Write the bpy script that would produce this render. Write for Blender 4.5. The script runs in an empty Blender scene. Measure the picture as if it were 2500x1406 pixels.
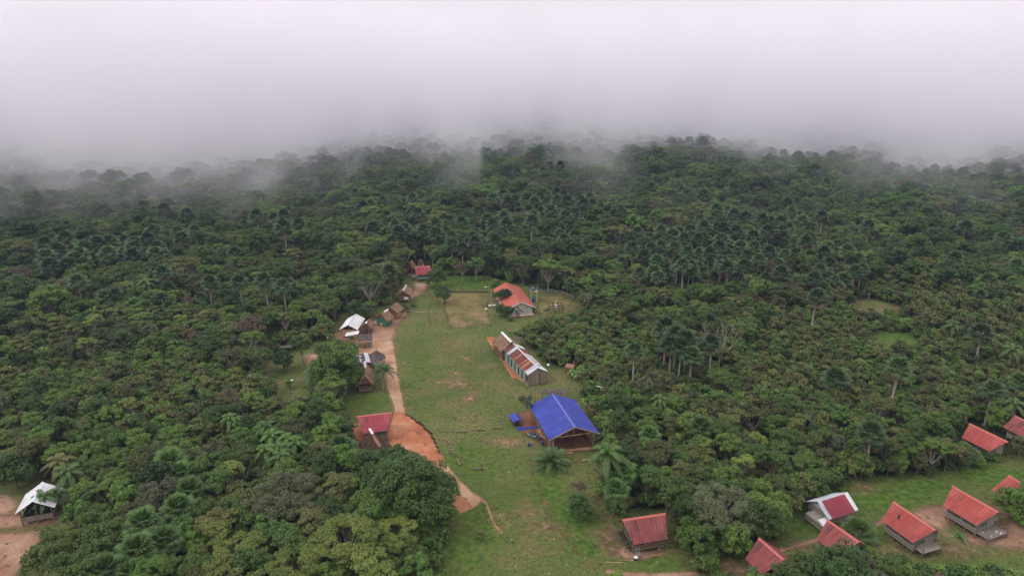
import bpy, math, random
import numpy as np
from mathutils import Vector, Matrix
R = math.radians
S = bpy.context.scene
COL = S.collection

# ------------------------------------------------------------------ camera
CAM_H = 85.0
PITCH = R(18)
FPX = 1689.0                       # focal length in photo pixels (2500 wide)
cd = bpy.data.cameras.new('camera')
cd.sensor_width = 36; cd.lens = 36 * FPX / 2500
cd.clip_start = 1; cd.clip_end = 9000
cam = bpy.data.objects.new('camera', cd); COL.objects.link(cam)
cam.location = (0, 0, CAM_H); cam.rotation_euler = (R(90) - PITCH, 0, 0)
S.camera = cam

# ------------------------------------------------------------------ world: overcast sky
w = bpy.data.worlds.new('World'); S.world = w; w.use_nodes = True
nt = w.node_tree; nt.nodes.clear()
N = nt.nodes.new; L = nt.links.new
out = N('ShaderNodeOutputWorld'); bg = N('ShaderNodeBackground'); L(bg.outputs[0], out.inputs[0])
sky = N('ShaderNodeTexSky'); sky.sky_type = 'NISHITA'; sky.sun_disc = False
sky.sun_elevation = R(48); sky.sun_rotation = R(250); sky.dust_density = 3
sc1 = N('ShaderNodeVectorMath'); sc1.operation = 'SCALE'; sc1.inputs['Scale'].default_value = 0.10
L(sky.outputs[0], sc1.inputs[0])
tc = N('ShaderNodeTexCoord'); sep = N('ShaderNodeSeparateXYZ'); L(tc.outputs['Generated'], sep.inputs[0])
rmp = N('ShaderNodeValToRGB'); L(sep.outputs['Z'], rmp.inputs[0])
SKY_STOPS = [(0.0, (.62, .60, .665)), (0.05, (.68, .66, .72)), (0.12, (.74, .72, .77)), (0.30, (.95, .92, .97)), (0.6, (1.42, 1.40, 1.44)), (1.0, (1.80, 1.79, 1.83))]
el = rmp.color_ramp.elements
el[0].position, el[0].color = SKY_STOPS[0][0], SKY_STOPS[0][1] + (1,)
el[1].position, el[1].color = SKY_STOPS[-1][0], SKY_STOPS[-1][1] + (1,)
for p, c in SKY_STOPS[1:-1]:
    e = el.new(p); e.color = c + (1,)
# warm side light towards the left and right of the cloud deck
rx = N('ShaderNodeValToRGB'); mr = N('ShaderNodeMapRange'); mr.inputs[1].default_value = -1; mr.inputs[2].default_value = 1
L(sep.outputs['X'], mr.inputs[0]); L(mr.outputs[0], rx.inputs[0])
ex = rx.color_ramp.elements
ex[0].position, ex[0].color = 0.2, (.93, .88, .85, 1)
ex[1].position, ex[1].color = 0.8, (1.06, .99, .95, 1)
e = ex.new(0.38); e.color = (.98, .96, .96, 1)
e = ex.new(0.55); e.color = (1, 1, 1, 1)
nz = N('ShaderNodeTexNoise'); nz.inputs['Scale'].default_value = 2.2; nz.inputs['Detail'].default_value = 3
L(tc.outputs['Generated'], nz.inputs['Vector'])
mrn = N('ShaderNodeMapRange'); mrn.inputs[3].default_value = .95; mrn.inputs[4].default_value = 1.05
L(nz.outputs[0], mrn.inputs[0])
m1 = N('ShaderNodeMix'); m1.data_type = 'RGBA'; m1.blend_type = 'MULTIPLY'; m1.inputs[0].default_value = 1
L(rmp.outputs[0], m1.inputs[6]); L(rx.outputs[0], m1.inputs[7])
sc2 = N('ShaderNodeVectorMath'); sc2.operation = 'SCALE'; L(m1.outputs[2], sc2.inputs[0]); L(mrn.outputs[0], sc2.inputs['Scale'])
mx = N('ShaderNodeMix'); mx.data_type = 'RGBA'; mx.inputs[0].default_value = 0.94      # cloud cover
L(sc1.outputs[0], mx.inputs[6]); L(sc2.outputs[0], mx.inputs[7])
L(mx.outputs[2], bg.inputs[0]); bg.inputs[1].default_value = 1.0

sd = bpy.data.lights.new('sun', 'SUN'); sd.energy = 1.1; sd.angle = R(14); sd.color = (1, .95, .88)
sun = bpy.data.objects.new('sun', sd); COL.objects.link(sun)
sun.rotation_euler = (R(42), 0, R(-70))

S.view_settings.view_transform = 'Standard'; S.view_settings.look = 'None'
S.view_settings.exposure = 0.0; S.view_settings.gamma = 1
S.render.engine = 'CYCLES'
cy = S.cycles
cy.max_bounces = 11; cy.diffuse_bounces = 2; cy.glossy_bounces = 2; cy.transmission_bounces = 2
cy.volume_bounces = 10; cy.transparent_max_bounces = 8
cy.use_denoising = True; cy.denoiser = 'OPENIMAGEDENOISE'; cy.denoising_input_passes = 'RGB_ALBEDO_NORMAL'; cy.denoising_prefilter = 'ACCURATE'
cy.volume_step_rate = 1.0; cy.volume_max_steps = 96
CLOUD_D = .025

# ------------------------------------------------------------------ helpers
CP, SP = math.cos(PITCH), math.sin(PITCH)
def W(px, py, z=0.0):
    """world point at height z seen at photo position (px, py)"""
    a = (px - 1250) / FPX; b = (703 - py) / FPX
    dy = CP + b * SP; dz = -SP + b * CP
    t = (z - CAM_H) / dz
    return Vector((a * t, dy * t, z))
def PX(x, y, z):
    """numpy projection of world points to photo pixels"""
    z = z - CAM_H
    d = y * CP - z * SP; u = y * SP + z * CP
    return 1250 + FPX * x / d, 703 - FPX * u / d

def inpoly(px, py, poly):
    px = np.asarray(px, float); py = np.asarray(py, float)
    c = np.zeros(px.shape, bool); n = len(poly)
    for i in range(n):
        x0, y0 = poly[i]; x1, y1 = poly[(i + 1) % n]
        if y0 == y1: continue
        k = ((y0 > py) != (y1 > py)) & (px < (x1 - x0) * (py - y0) / (y1 - y0) + x0)
        c ^= k
    return c
def sdist(px, py, poly, closed=True):
    """signed distance (positive inside) to a polygon, or minus distance to a line"""
    d = np.full(np.shape(px), 1e9)
    n = len(poly)
    for i in range(n if closed else n - 1):
        x0, y0 = poly[i]; x1, y1 = poly[(i + 1) % n]
        dx, dy = x1 - x0, y1 - y0; l = dx * dx + dy * dy + 1e-9
        t = np.clip(((px - x0) * dx + (py - y0) * dy) / l, 0, 1)
        d = np.minimum(d, np.hypot(px - x0 - t * dx, py - y0 - t * dy))
    return np.where(inpoly(px, py, poly), d, -d) if closed else -d
def gpoly(pts): return [tuple(W(x, y, 0)[:2]) for x, y in pts]

class MB:
    def __init__(s): s.v = []; s.f = []
    def quad(s, a, b, c, d):
        n = len(s.v); s.v += [tuple(a), tuple(b), tuple(c), tuple(d)]; s.f.append((n, n+1, n+2, n+3))
    def poly(s, pts):
        n = len(s.v); s.v += [tuple(p) for p in pts]; s.f.append(tuple(range(n, n+len(pts))))
    def prism(s, ring0, ring1):
        n = len(s.v); k = len(ring0); s.v += [tuple(p) for p in ring0] + [tuple(p) for p in ring1]
        for i in range(k):
            j = (i + 1) % k; s.f.append((n+i, n+j, n+k+j, n+k+i))
        s.f.append(tuple(range(n+k-1, n-1, -1))); s.f.append(tuple(range(n+k, n+2*k)))
    def box(s, x0, x1, y0, y1, z0, z1):
        s.prism([(x0,y0,z0),(x1,y0,z0),(x1,y1,z0),(x0,y1,z0)], [(x0,y0,z1),(x1,y0,z1),(x1,y1,z1),(x0,y1,z1)])
    def bar(s, a, b, wd, ht=None, k=4):
        a = Vector(a); b = Vector(b); ht = ht or wd
        d = (b - a).normalized(); u = d.cross(Vector((0,0,1)))
        if u.length < .05: u = Vector((1,0,0))
        u.normalize(); v = u.cross(d)
        if k == 4:
            o = [(-1,-1),(1,-1),(1,1),(-1,1)]
        else:
            o = [(math.cos(2*math.pi*i/k), math.sin(2*math.pi*i/k)) for i in range(k)]
        s.prism([a + u*p*wd/2 + v*q*ht/2 for p, q in o], [b + u*p*wd/2 + v*q*ht/2 for p, q in o])
    def tube(s, pts, rad, k=6):
        n0 = len(s.v); pts = [Vector(p) for p in pts]
        for i, p in enumerate(pts):
            d = (pts[min(i+1, len(pts)-1)] - pts[max(i-1, 0)]).normalized()
            u = d.cross(Vector((.3,.9,.1))).normalized(); v = d.cross(u)
            for j in range(k):
                a = 2*math.pi*j/k; s.v.append(tuple(p + (u*math.cos(a) + v*math.sin(a)) * rad[i]))
        for i in range(len(pts)-1):
            for j in range(k):
                a = n0+i*k+j; b = n0+i*k+(j+1) % k; s.f.append((a, b, b+k, a+k))
        s.f.append(tuple(range(n0+k-1, n0-1, -1))); e = n0+(len(pts)-1)*k; s.f.append(tuple(range(e, e+k)))
    def lathe(s, prof, cx=0, cy=0, k=12):
        n0 = len(s.v)
        for r, z in prof:
            for j in range(k):
                a = 2*math.pi*j/k; s.v.append((cx + r*math.cos(a), cy + r*math.sin(a), z))
        for i in range(len(prof)-1):
            for j in range(k):
                a = n0+i*k+j; b = n0+i*k+(j+1) % k; s.f.append((a, b, b+k, a+k))
        s.f.append(tuple(range(n0+k-1, n0-1, -1))); e = n0+(len(prof)-1)*k; s.f.append(tuple(range(e, e+k)))
    def build(s, name, mat, parent=None, smooth=False):
        me = bpy.data.meshes.new(name); me.from_pydata(s.v, [], s.f)
        me.materials.append(mat)
        if smooth: me.polygons.foreach_set('use_smooth', [True]*len(me.polygons))
        o = bpy.data.objects.new(name, me); COL.objects.link(o)
        if parent: o.parent = parent
        return o
def tag(o, label=None, cat=None, group=None, kind=None):
    if label: o['label'] = label
    if cat: o['category'] = cat
    if group: o['group'] = group
    if kind: o['kind'] = kind
    return o
def thing(name, label, cat, loc=(0,0,0), rz=0, group=None):
    o = bpy.data.objects.new(name, None); COL.objects.link(o); o.empty_display_size = .5
    o.location = loc; o.rotation_euler = (0,0,rz)
    return tag(o, label, cat, group)
def copy_tree(o, parent=None):
    c = o.copy(); COL.objects.link(c); c.parent = parent
    for ch in list(o.children): copy_tree(ch, c)
    return c

# ------------------------------------------------------------------ materials
def newmat(name, rough=.8, spec=.3):
    m = bpy.data.materials.new(name); m.use_nodes = True
    t = m.node_tree; b = t.nodes['Principled BSDF']
    b.inputs['Roughness'].default_value = rough
    b.inputs['Specular IOR Level'].default_value = spec
    return m, t, b
def noise_tex(t, scale, detail=3, vec=None, dim=None):
    n = t.nodes.new('ShaderNodeTexNoise'); n.inputs['Scale'].default_value = scale; n.inputs['Detail'].default_value = detail
    if vec is not None: t.links.new(vec, n.inputs['Vector'])
    return n.outputs['Fac']
def ramp(t, fac, stops):
    n = t.nodes.new('ShaderNodeValToRGB'); t.links.new(fac, n.inputs[0]); e = n.color_ramp.elements
    e[0].position = stops[0][0]; e[0].color = tuple(stops[0][1]) + (1,)
    e[1].position = stops[-1][0]; e[1].color = tuple(stops[-1][1]) + (1,)
    for p, c in stops[1:-1]:
        k = e.new(p); k.color = tuple(c) + (1,)
    return n.outputs[0]
def mix(t, fac, a, b, mode='MIX'):
    n = t.nodes.new('ShaderNodeMix'); n.data_type = 'RGBA'; n.blend_type = mode
    for sock, v in ((0, fac), (6, a), (7, b)):
        if isinstance(v, bpy.types.NodeSocket): t.links.new(v, n.inputs[sock])
        elif sock == 0: n.inputs[0].default_value = v
        else: n.inputs[sock].default_value = tuple(v) + (1,)
    return n.outputs[2]
def maprange(t, v, a, b, c=0.0, d=1.0):
    n = t.nodes.new('ShaderNodeMapRange'); n.clamp = True
    t.links.new(v, n.inputs[0])
    for i, q in enumerate((a, b, c, d)): n.inputs[i+1].default_value = q
    return n.outputs[0]
def math_n(t, op, a, b=None):
    n = t.nodes.new('ShaderNodeMath'); n.operation = op
    for i, v in enumerate((a, b)):
        if v is None: continue
        if isinstance(v, bpy.types.NodeSocket): t.links.new(v, n.inputs[i])
        else: n.inputs[i].default_value = v
    return n.outputs[0]
def coord(t, kind='Object', scale=None):
    c = t.nodes.new('ShaderNodeTexCoord').outputs[kind]
    if scale:
        m = t.nodes.new('ShaderNodeMapping'); m.inputs['Scale'].default_value = scale; t.links.new(c, m.inputs[0]); c = m.outputs[0]
    return c
def pos(t): return t.nodes.new('ShaderNodeNewGeometry').outputs['Position']
def bump(t, b, h, strength=.4, dist=.05):
    n = t.nodes.new('ShaderNodeBump'); n.inputs['Strength'].default_value = strength; n.inputs['Distance'].default_value = dist
    t.links.new(h, n.inputs['Height']); t.links.new(n.outputs[0], b.inputs['Normal'])

def mat_plain(name, col, var=.25, scale=1.5, rough=.8, stretch=(1,1,1), spec=.3, bmp=0):
    m, t, b = newmat(name, rough, spec)
    c = coord(t, 'Object', stretch)
    f = noise_tex(t, scale, 5, c)
    o = ramp(t, f, [(.3, [x*(1-var) for x in col]), (.7, [min(1, x*(1+var)) for x in col])])
    t.links.new(o, b.inputs['Base Color'])
    if bmp: bump(t, b, f, bmp, .03)
    return m
def mat_corrugated(name, col, dirt=(.12,.07,.05), dirt_amt=.35, rough=.62, pitch=.45, spec=.18, faded=None):
    """sheets run down the slope (local y); ribs repeat along local x"""
    m, t, b = newmat(name, rough, spec)
    c = coord(t)
    sx = t.nodes.new('ShaderNodeSeparateXYZ'); t.links.new(c, sx.inputs[0])
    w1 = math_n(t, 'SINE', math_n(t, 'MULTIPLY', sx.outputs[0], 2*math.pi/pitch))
    blot = noise_tex(t, .5, 6, coord(t, 'Object', (1, .45, .45)))
    streak = noise_tex(t, 1.0, 5, coord(t, 'Object', (3.2, .25, .25)))
    f = math_n(t, 'ADD', math_n(t, 'MULTIPLY', blot, .6), math_n(t, 'MULTIPLY', streak, .5))
    f = maprange(t, f, .54, .72)
    fad = faded or [min(1, x*1.12+.03) for x in col]
    base = mix(t, maprange(t, noise_tex(t, .25, 3, c), .35, .65), col, fad)
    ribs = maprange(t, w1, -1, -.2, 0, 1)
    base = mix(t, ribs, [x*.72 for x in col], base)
    wn = t.nodes.new('ShaderNodeTexWhiteNoise'); wn.noise_dimensions = '2D'        # each sheet has weathered a little differently
    cv = t.nodes.new('ShaderNodeCombineXYZ'); t.links.new(math_n(t, 'FLOOR', math_n(t, 'DIVIDE', sx.outputs[0], 1.05)), cv.inputs[0]); t.links.new(math_n(t, 'FLOOR', math_n(t, 'DIVIDE', sx.outputs[1], 2.4)), cv.inputs[1]); t.links.new(cv.outputs[0], wn.inputs['Vector'])
    oi = t.nodes.new('ShaderNodeObjectInfo')
    hs = t.nodes.new('ShaderNodeHueSaturation'); t.links.new(base, hs.inputs['Color'])
    t.links.new(math_n(t, 'MULTIPLY', maprange(t, wn.outputs[0], 0, 1, .84, 1.12), maprange(t, oi.outputs['Random'], 0, 1, .86, 1.1)), hs.inputs['Value'])
    base = hs.outputs[0]
    lap = maprange(t, math_n(t, 'FRACT', math_n(t, 'DIVIDE', sx.outputs[1], 2.4)), 0, .03, .6, 0)
    base = mix(t, lap, base, dirt)
    o = mix(t, math_n(t, 'MULTIPLY', f, dirt_amt), base, dirt)
    t.links.new(o, b.inputs['Base Color'])
    bump(t, b, w1, .5, .03)
    return m
def mat_thatch(name, c0, c1, c2):
    m, t, b = newmat(name, .95, .1)
    f1 = noise_tex(t, 1.0, 6, coord(t, 'Object', (6, 1.2, 1.2)))
    f2 = noise_tex(t, .9, 4, coord(t))
    o = ramp(t, f1, [(.3, c0), (.5, c1), (.72, c2)])
    o = mix(t, maprange(t, f2, .45, .7, 0, .55), o, c0)
    t.links.new(o, b.inputs['Base Color']); bump(t, b, f1, .9, .12)
    return m
def mat_planks(name, c0, c1, board=.25, axis=2, rough=.85):
    m, t, b = newmat(name, rough, .2)
    c = coord(t); sx = t.nodes.new('ShaderNodeSeparateXYZ'); t.links.new(c, sx.inputs[0])
    if axis == 2: v = sx.outputs[2]
    else: v = math_n(t, 'ADD', sx.outputs[0], sx.outputs[1])
    q = math_n(t, 'DIVIDE', v, board); fl = math_n(t, 'FLOOR', q); fr = math_n(t, 'FRACT', q)
    wn = t.nodes.new('ShaderNodeTexWhiteNoise'); wn.noise_dimensions = '1D'; t.links.new(fl, wn.inputs['W'])
    grain = noise_tex(t, 2.0, 5, coord(t, 'Object', (1, 1, 5) if axis == 2 else (5, 5, 1)))
    f = math_n(t, 'ADD', math_n(t, 'MULTIPLY', wn.outputs[0], .55), math_n(t, 'MULTIPLY', grain, .5))
    o = mix(t, f, c0, c1)
    gap = maprange(t, fr, 0, .1, 0, 1)
    o = mix(t, gap, [x*.3 for x in c0], o)
    t.links.new(o, b.inputs['Base Color'])
    return m
M = {}
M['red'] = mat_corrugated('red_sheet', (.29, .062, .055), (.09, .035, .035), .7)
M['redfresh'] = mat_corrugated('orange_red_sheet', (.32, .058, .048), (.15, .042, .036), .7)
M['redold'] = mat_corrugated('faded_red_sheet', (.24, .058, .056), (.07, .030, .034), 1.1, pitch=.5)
M['crimson'] = mat_corrugated('crimson_sheet', (.28, .045, .056), (.09, .034, .044), .8)
M['maroon'] = mat_corrugated('maroon_sheet', (.23, .03, .05), (.12, .03, .04), .3)
M['orange'] = mat_corrugated('orange_tile_sheet', (.40, .088, .060), (.26, .068, .05), .5, pitch=.6)
M['blue'] = mat_corrugated('blue_sheet', (.040, .055, .31), (.018, .024, .16), .35, pitch=.6, faded=(.052, .070, .34))
M['white'] = mat_corrugated('white_sheet', (.66, .66, .69), (.33, .29, .28), .55)
M['zinc'] = mat_corrugated('zinc_sheet', (.52, .53, .58), (.22, .17, .15), .65, rough=.5)
M['zincb'] = mat_corrugated('bluish_zinc_sheet', (.42, .46, .52), (.16, .15, .16), .6, rough=.5)
M['rust'] = mat_corrugated('rusty_sheet', (.15, .045, .032), (.07, .03, .025), .7, rough=.8)
M['rust2'] = mat_corrugated('light_rusty_sheet', (.33, .13, .07), (.16, .06, .04), .6, rough=.8)
M['cap'] = mat_plain('white_ridge_metal', (.66, .67, .72), .12, 1, .5)
M['redcap'] = mat_plain('red_ridge_metal', (.45, .12, .10), .12, 1, .5)
M['bluecap'] = mat_plain('blue_ridge_metal', (.10, .13, .40), .12, 1, .5)
M['thatch'] = mat_thatch('brown_thatch', (.085, .050, .033), (.22, .135, .09), (.36, .24, .17))
M['thatchred'] = mat_thatch('reddish_thatch', (.10, .050, .033), (.25, .135, .09), (.38, .24, .17))
M['thatchgrey'] = mat_thatch('grey_thatch', (.045, .036, .036), (.10, .08, .078), (.17, .14, .135))
M['thatchdark'] = mat_thatch('dark_thatch', (.022, .014, .009), (.060, .038, .024), (.11, .075, .05))
M['wood'] = mat_planks('weathered_boards', (.13, .11, .095), (.34, .30, .26))
M['woodv'] = mat_planks('upright_grey_boards', (.13, .10, .08), (.33, .27, .22), .3, 0)
M['woodbrown'] = mat_planks('brown_boards', (.10, .055, .035), (.22, .13, .085))
M['post'] = mat_plain('post_wood', (.16, .12, .09), .4, 3, .9, (1,1,.3))
M['timber'] = mat_plain('fresh_timber', (.42, .27, .16), .3, 2, .8)
M['greypost'] = mat_plain('grey_pole', (.30, .29, .28), .2, 2, .7)
M['dark'] = mat_plain('dark_opening', (.012, .012, .012), .3, 1, .9)  # near black; in openings it stands for the shade inside
M['greenwall'] = mat_planks('grey_green_boards', (.16, .24, .20), (.30, .40, .34), .3, 0)
M['green'] = mat_plain('green_paint', (.045, .15, .10), .35, 2, .6)
M['yellow'] = mat_plain('yellow_paint', (.50, .29, .05), .3, 2, .6)
M['cream'] = mat_plain('cream_plaster', (.52, .46, .33), .12, 1, .8)
M['tan'] = mat_plain('tan_plywood', (.48, .28, .16), .12, .7, .8)
M['redpaint'] = mat_plain('red_paint', (.32, .07, .04), .3, 2, .7)
M['whitep'] = mat_plain('white_plastic', (.72, .72, .72), .08, 2, .5)
M['barrel'] = mat_plain('blue_plastic', (.02, .07, .22), .25, 2, .4)
M['tank'] = mat_plain('tank_plastic', (.03, .14, .28), .2, 2, .4)
M['darkcloth'] = mat_plain('dark_tarpaulin', (.02, .03, .045), .6, 3, .6)
M['skin'] = mat_plain('skin', (.16, .085, .05), .1, 3, .7)
M['hair'] = mat_plain('black_hair', (.01, .008, .007), .1, 3, .6)
for n_, c_ in (('shirt_white', (.6,.6,.6)), ('shirt_grey', (.25,.27,.30)), ('shirt_blue', (.18,.25,.35)), ('shirt_red', (.3,.05,.04)),
               ('shirt_yellow', (.5,.5,.2)), ('cloth_dark', (.03,.03,.045)), ('shorts_blue', (.04,.06,.14))):
    M[n_] = mat_plain(n_, c_, .15, 4, .9)
M['bark'] = mat_plain('bark', (.13, .105, .08), .4, 2, .95, (1,1,.3))
M['barkpale'] = mat_plain('pale_bark', (.30, .27, .23), .3, 2, .9, (1,1,.3))
M['barkwhite'] = mat_plain('white_bark', (.36, .34, .29), .2, 2, .9, (1,1,.3))
M['rope'] = mat_plain('rope', (.45, .42, .35), .2, 3, .9)
M['stone'] = mat_plain('broken_brick', (.36, .22, .14), .45, 1.2, .9)
M['concrete'] = mat_plain('concrete', (.38, .36, .33), .15, 1, .9)
# ------------------------------------------------------------------ ground
# areas of the village seen clear of trees, in photo pixels of the ground plane
MAIN = [(985,655),(1060,655),(1072,672),(1195,674),(1203,688),(1238,688),(1300,705),(1372,712),(1428,742),(1400,768),(1312,778),(1265,800),(1228,812),
        (1262,826),(1310,862),(1345,890),(1418,912),(1425,945),(1400,958),(1440,1000),(1470,1060),(1462,1110),(1440,1130),(1455,1180),(1476,1240),(1500,1288),(1520,1250),(1630,1250),(1640,1310),(1690,1360),(1720,1406),(1720,1750),(1090,1750),(1090,1406),(1085,1350),(1112,1262),(1096,1215),(1108,1195),
        (1062,1130),(1010,1095),(960,1075),(950,1090),(900,1110),(872,1085),(862,1010),(840,1000),(838,960),(868,950),(862,900),(872,860),(868,838),(820,838),(770,858),(790,880),(765,905),
        (745,975),(700,985),(672,950),(645,900),(660,868),(735,850),(815,815),(822,800),(845,765),(875,765),(900,775),(920,755),(955,735),(968,705),(990,690),(998,672)]
LEFT = [(-40,1180),(40,1165),(100,1165),(175,1180),(190,1220),(178,1275),(120,1300),(108,1340),(60,1380),(15,1420),(-10,1500),(-200,1500),(-200,1180)]
RIGHT = [(1690,1420),(1700,1395),(1760,1370),(1830,1345),(1905,1335),(1935,1290),(1900,1262),(1970,1225),(2075,1172),(2200,1165),(2330,1150),(2440,1125),(2700,1090),(2700,1750),(2260,1750),(2215,1400),(2130,1330),(2010,1340),(1840,1400),(1800,1420)]
RFIELD = [(2040,738),(2090,723),(2140,725),(2210,745),(2200,765),(2130,770),(2085,762)]
RGRASS = [(2120,812),(2180,800),(2245,808),(2250,835),(2180,845),(2130,838)]
FFIELD = [(85,452),(200,448),(200,458),(120,463)]
CLEAR = [MAIN, LEFT, RIGHT, RFIELD, RGRASS, FFIELD]
LOW = [(1850,832),(1990,822),(2070,840),(2120,806),(2245,798),(2340,838),(2290,872),(2100,884),(1900,872)]
CLEAR_G = [gpoly(p) for p in CLEAR]

def smooth(x, a, b):
    t = np.clip((x - a) / (b - a), 0, 1); return t*t*(3-2*t)
def terrain(x, y):
    x = np.asarray(x, float); y = np.asarray(y, float)
    r = np.hypot(x, y)
    k = smooth(r, 360, 900)
    h = 7*np.sin(x*.011+1.3)*np.cos(y*.009+.4) + 5*np.sin(x*.023+y*.017) + 3*np.cos(x*.041-y*.031)
    crest = 4*smooth(r, 560, 900)
    fall = -260*smooth(r, 800, 1300)  # ground shaped to drop away unseen, so bright sky backs the mist
    return k*h + crest + fall

def steps(lo, hi, fine0, fine1, d):
    a = list(np.arange(fine0, fine1 + .01, d)); s = d; v = fine1
    while v < hi: s *= 1.12; v += s; a.append(v)
    s = d; v = fine0
    while v > lo: s *= 1.12; v -= s; a.insert(0, v)
    return np.array(a)
xs = steps(-2200, 2200, -125, 130, 1.0); ys = steps(-300, 2600, 86, 300, 1.0)
GX, GY = np.meshgrid(xs, ys)
gx = GX.ravel(); gy = GY.ravel(); gz = terrain(gx, gy)
grass = np.zeros(len(gx)); worn = np.zeros(len(gx)); lush = np.zeros(len(gx))
for P_ in CLEAR_G + [gpoly(LOW)]: grass = np.maximum(grass, smooth(sdist(gx, gy, P_), -4, 1))
def blob(cx, cy, rx, ry, amt, arr, rot=0):
    c = W(cx, cy); dx = gx - c.x; dy = gy - c.y
    if rot:
        ca, sa = math.cos(R(rot)), math.sin(R(rot)); dx, dy = dx*ca+dy*sa, -dx*sa+dy*ca
    np.maximum(arr, amt*np.exp(-((dx/rx)**2 + (dy/ry)**2)), out=arr)
for a in [(1100,934,8,4,.8),(1145,973,3,3,1),(1128,938,6,4,.9),(1135,875,4,4,.7),(1080,828,3,2,.8),(1110,912,6,4,.6),(1190,940,5,3,.5),(1070,955,6,4,.45),
          (1238,1080,8,3,.8),(1115,860,14,8,.45),(1150,900,12,8,.4),(1340,1290,5,4,.85),(1300,1250,5,4,.7),(1280,1230,4,3,.6),(1370,1310,4,3,.7),(1290,1300,4,4,.6),(1340,1340,6,3,.5),
          (1260,1280,5,4,.5),(1230,1260,3,3,.7),(1140,736,11,15,.85),(1125,765,8,12,.75),(1175,745,6,15,.75),(1112,790,6,8,.6),(1120,722,9,9,.8),(1165,720,9,9,.8),(1190,780,5,8,.5),(1350,735,16,10,.6),(1390,750,9,5,.7),
          (1390,915,7,6,.65),(1400,935,6,4,.6),(1340,905,5,3,.4),(1490,1310,4,5,1),(1500,1345,3,3,.9),(1450,1220,5,4,.4),(1390,1120,5,4,.5),(1050,845,6,3,.5),(1180,1090,6,4,.35),
          (680,935,5,2,.9),(700,900,10,8,.35),(660,890,4,2,.5),(2110,1190,6,3,.8),(2040,1180,5,2,.6),(2320,1175,3,1.5,.5),(2120,757,9,3,.95),(2085,742,6,3,.8),(2185,750,7,3.5,.9),(2300,1340,14,4,.8),(2440,1310,9,5,.9),
          (1240,1000,5,5,.4),(1190,1120,7,3,.3),(60,1280,12,6,.5),(20,1170,6,3,.4),(1780,1390,8,4,1),(1270,1180,6,4,.4),(1560,1390,10,2,.35)]:
    blob(*a[:4], a[4], worn)
for a in [(1130,690,20,14,1),(1180,700,10,8,.9),(1000,745,6,8,.4),(1030,800,9,8,.35),(1020,900,5,22,.55),(1240,1040,10,8,.3),(1140,1110,14,8,.7),(1210,1150,9,6,.6),(1330,1190,6,9,.8),
          (1380,1270,7,10,.9),(1430,1330,6,5,.8),(1620,1380,10,3,.8),(1240,820,7,4,.8),(1300,840,8,5,.6),(1360,900,8,5,.4),(900,980,10,7,.6),(880,985,8,4,.5),(1180,1290,8,10,.7),(1120,1350,9,9,.7),
          (840,835,6,4,.6),(690,860,8,4,.4),(2150,1210,14,7,.9),(2260,1190,12,5,.9),(2420,1160,12,6,.9),(2030,1290,9,5,.9),(1960,1280,7,5,.7),(2340,1380,12,5,.6),(2190,820,10,7,1),(1950,850,14,10,.9),(2050,860,14,8,.8),(2280,850,12,8,.8),(1200,990,9,6,.3),(60,1170,8,4,.2)]:
    blob(*a[:4], a[4], lush)
nx, ny = len(xs), len(ys)
verts = np.stack([gx, gy, gz], 1)
ii = (np.arange(ny-1)[:, None]*nx + np.arange(nx-1)[None, :]).ravel()
faces = np.stack([ii, ii+1, ii+1+nx, ii+nx], 1)
def np_mesh(name, verts, faces, mat, attrs=None):
    me = bpy.data.meshes.new(name)
    me.vertices.add(len(verts)); me.vertices.foreach_set('co', np.ascontiguousarray(verts, np.float32).ravel())
    k = faces.shape[1]
    me.loops.add(faces.size); me.loops.foreach_set('vertex_index', np.ascontiguousarray(faces, np.int32).ravel())
    me.polygons.add(len(faces)); me.polygons.foreach_set('loop_start', np.arange(0, faces.size, k, dtype=np.int32))
    me.update(calc_edges=True)
    for an, av in (attrs or {}).items():
        a = me.attributes.new(an, 'FLOAT_COLOR', 'POINT')
        c = np.ones((len(verts), 4), np.float32); c[:, :av.shape[1]] = av; a.data.foreach_set('color', c.ravel())
    me.materials.append(mat)
    return me

def grass_color(t):
    """village turf, in world metres, so that every sheet agrees along its edge"""
    p = pos(t)
    big = noise_tex(t, .045, 4, p); mid = noise_tex(t, .22, 5, p); fine = noise_tex(t, 1.3, 5, p)
    c = ramp(t, big, [(.35, (.056, .088, .018)), (.5, (.100, .122, .033)), (.65, (.150, .138, .058))])
    c = mix(t, maprange(t, mid, .42, .70, 0, .55), c, (.050, .085, .018))
    c = mix(t, maprange(t, noise_tex(t, .12, 5, p), .50, .64, 0, .75), c, (.175, .125, .068))
    c = mix(t, maprange(t, fine, .40, .62, 0, .75), c, (.032, .058, .010))
    c = mix(t, maprange(t, noise_tex(t, 3.2, 3, p), .45, .66, 0, .7), c, (.16, .165, .066))
    return c, fine
def dirt_color(t, c0, c1, c2):
    p = pos(t)
    a = noise_tex(t, .16, 6, p); f = noise_tex(t, .9, 6, p)
    mp = t.nodes.new('ShaderNodeMapping'); mp.inputs['Scale'].default_value = (1.4, .35, 1); t.links.new(p, mp.inputs[0])
    s = noise_tex(t, .8, 5, mp.outputs[0])
    c = ramp(t, a, [(.33, c0), (.5, c1), (.66, c2)])
    c = mix(t, maprange(t, f, .5, .75, 0, .45), c, [x*.62 for x in c0])
    c = mix(t, maprange(t, s, .5, .72, 0, .5), c, c2)
    return c, f
m, t, b = newmat('ground_cover', .95, .1)
gc, gf = grass_color(t)
at = t.nodes.new('ShaderNodeAttribute'); at.attribute_name = 'cover'
sp = t.nodes.new('ShaderNodeSeparateColor'); t.links.new(at.outputs[0], sp.inputs[0])
p_ = pos(t)
edge = noise_tex(t, .5, 5, p_)
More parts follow.
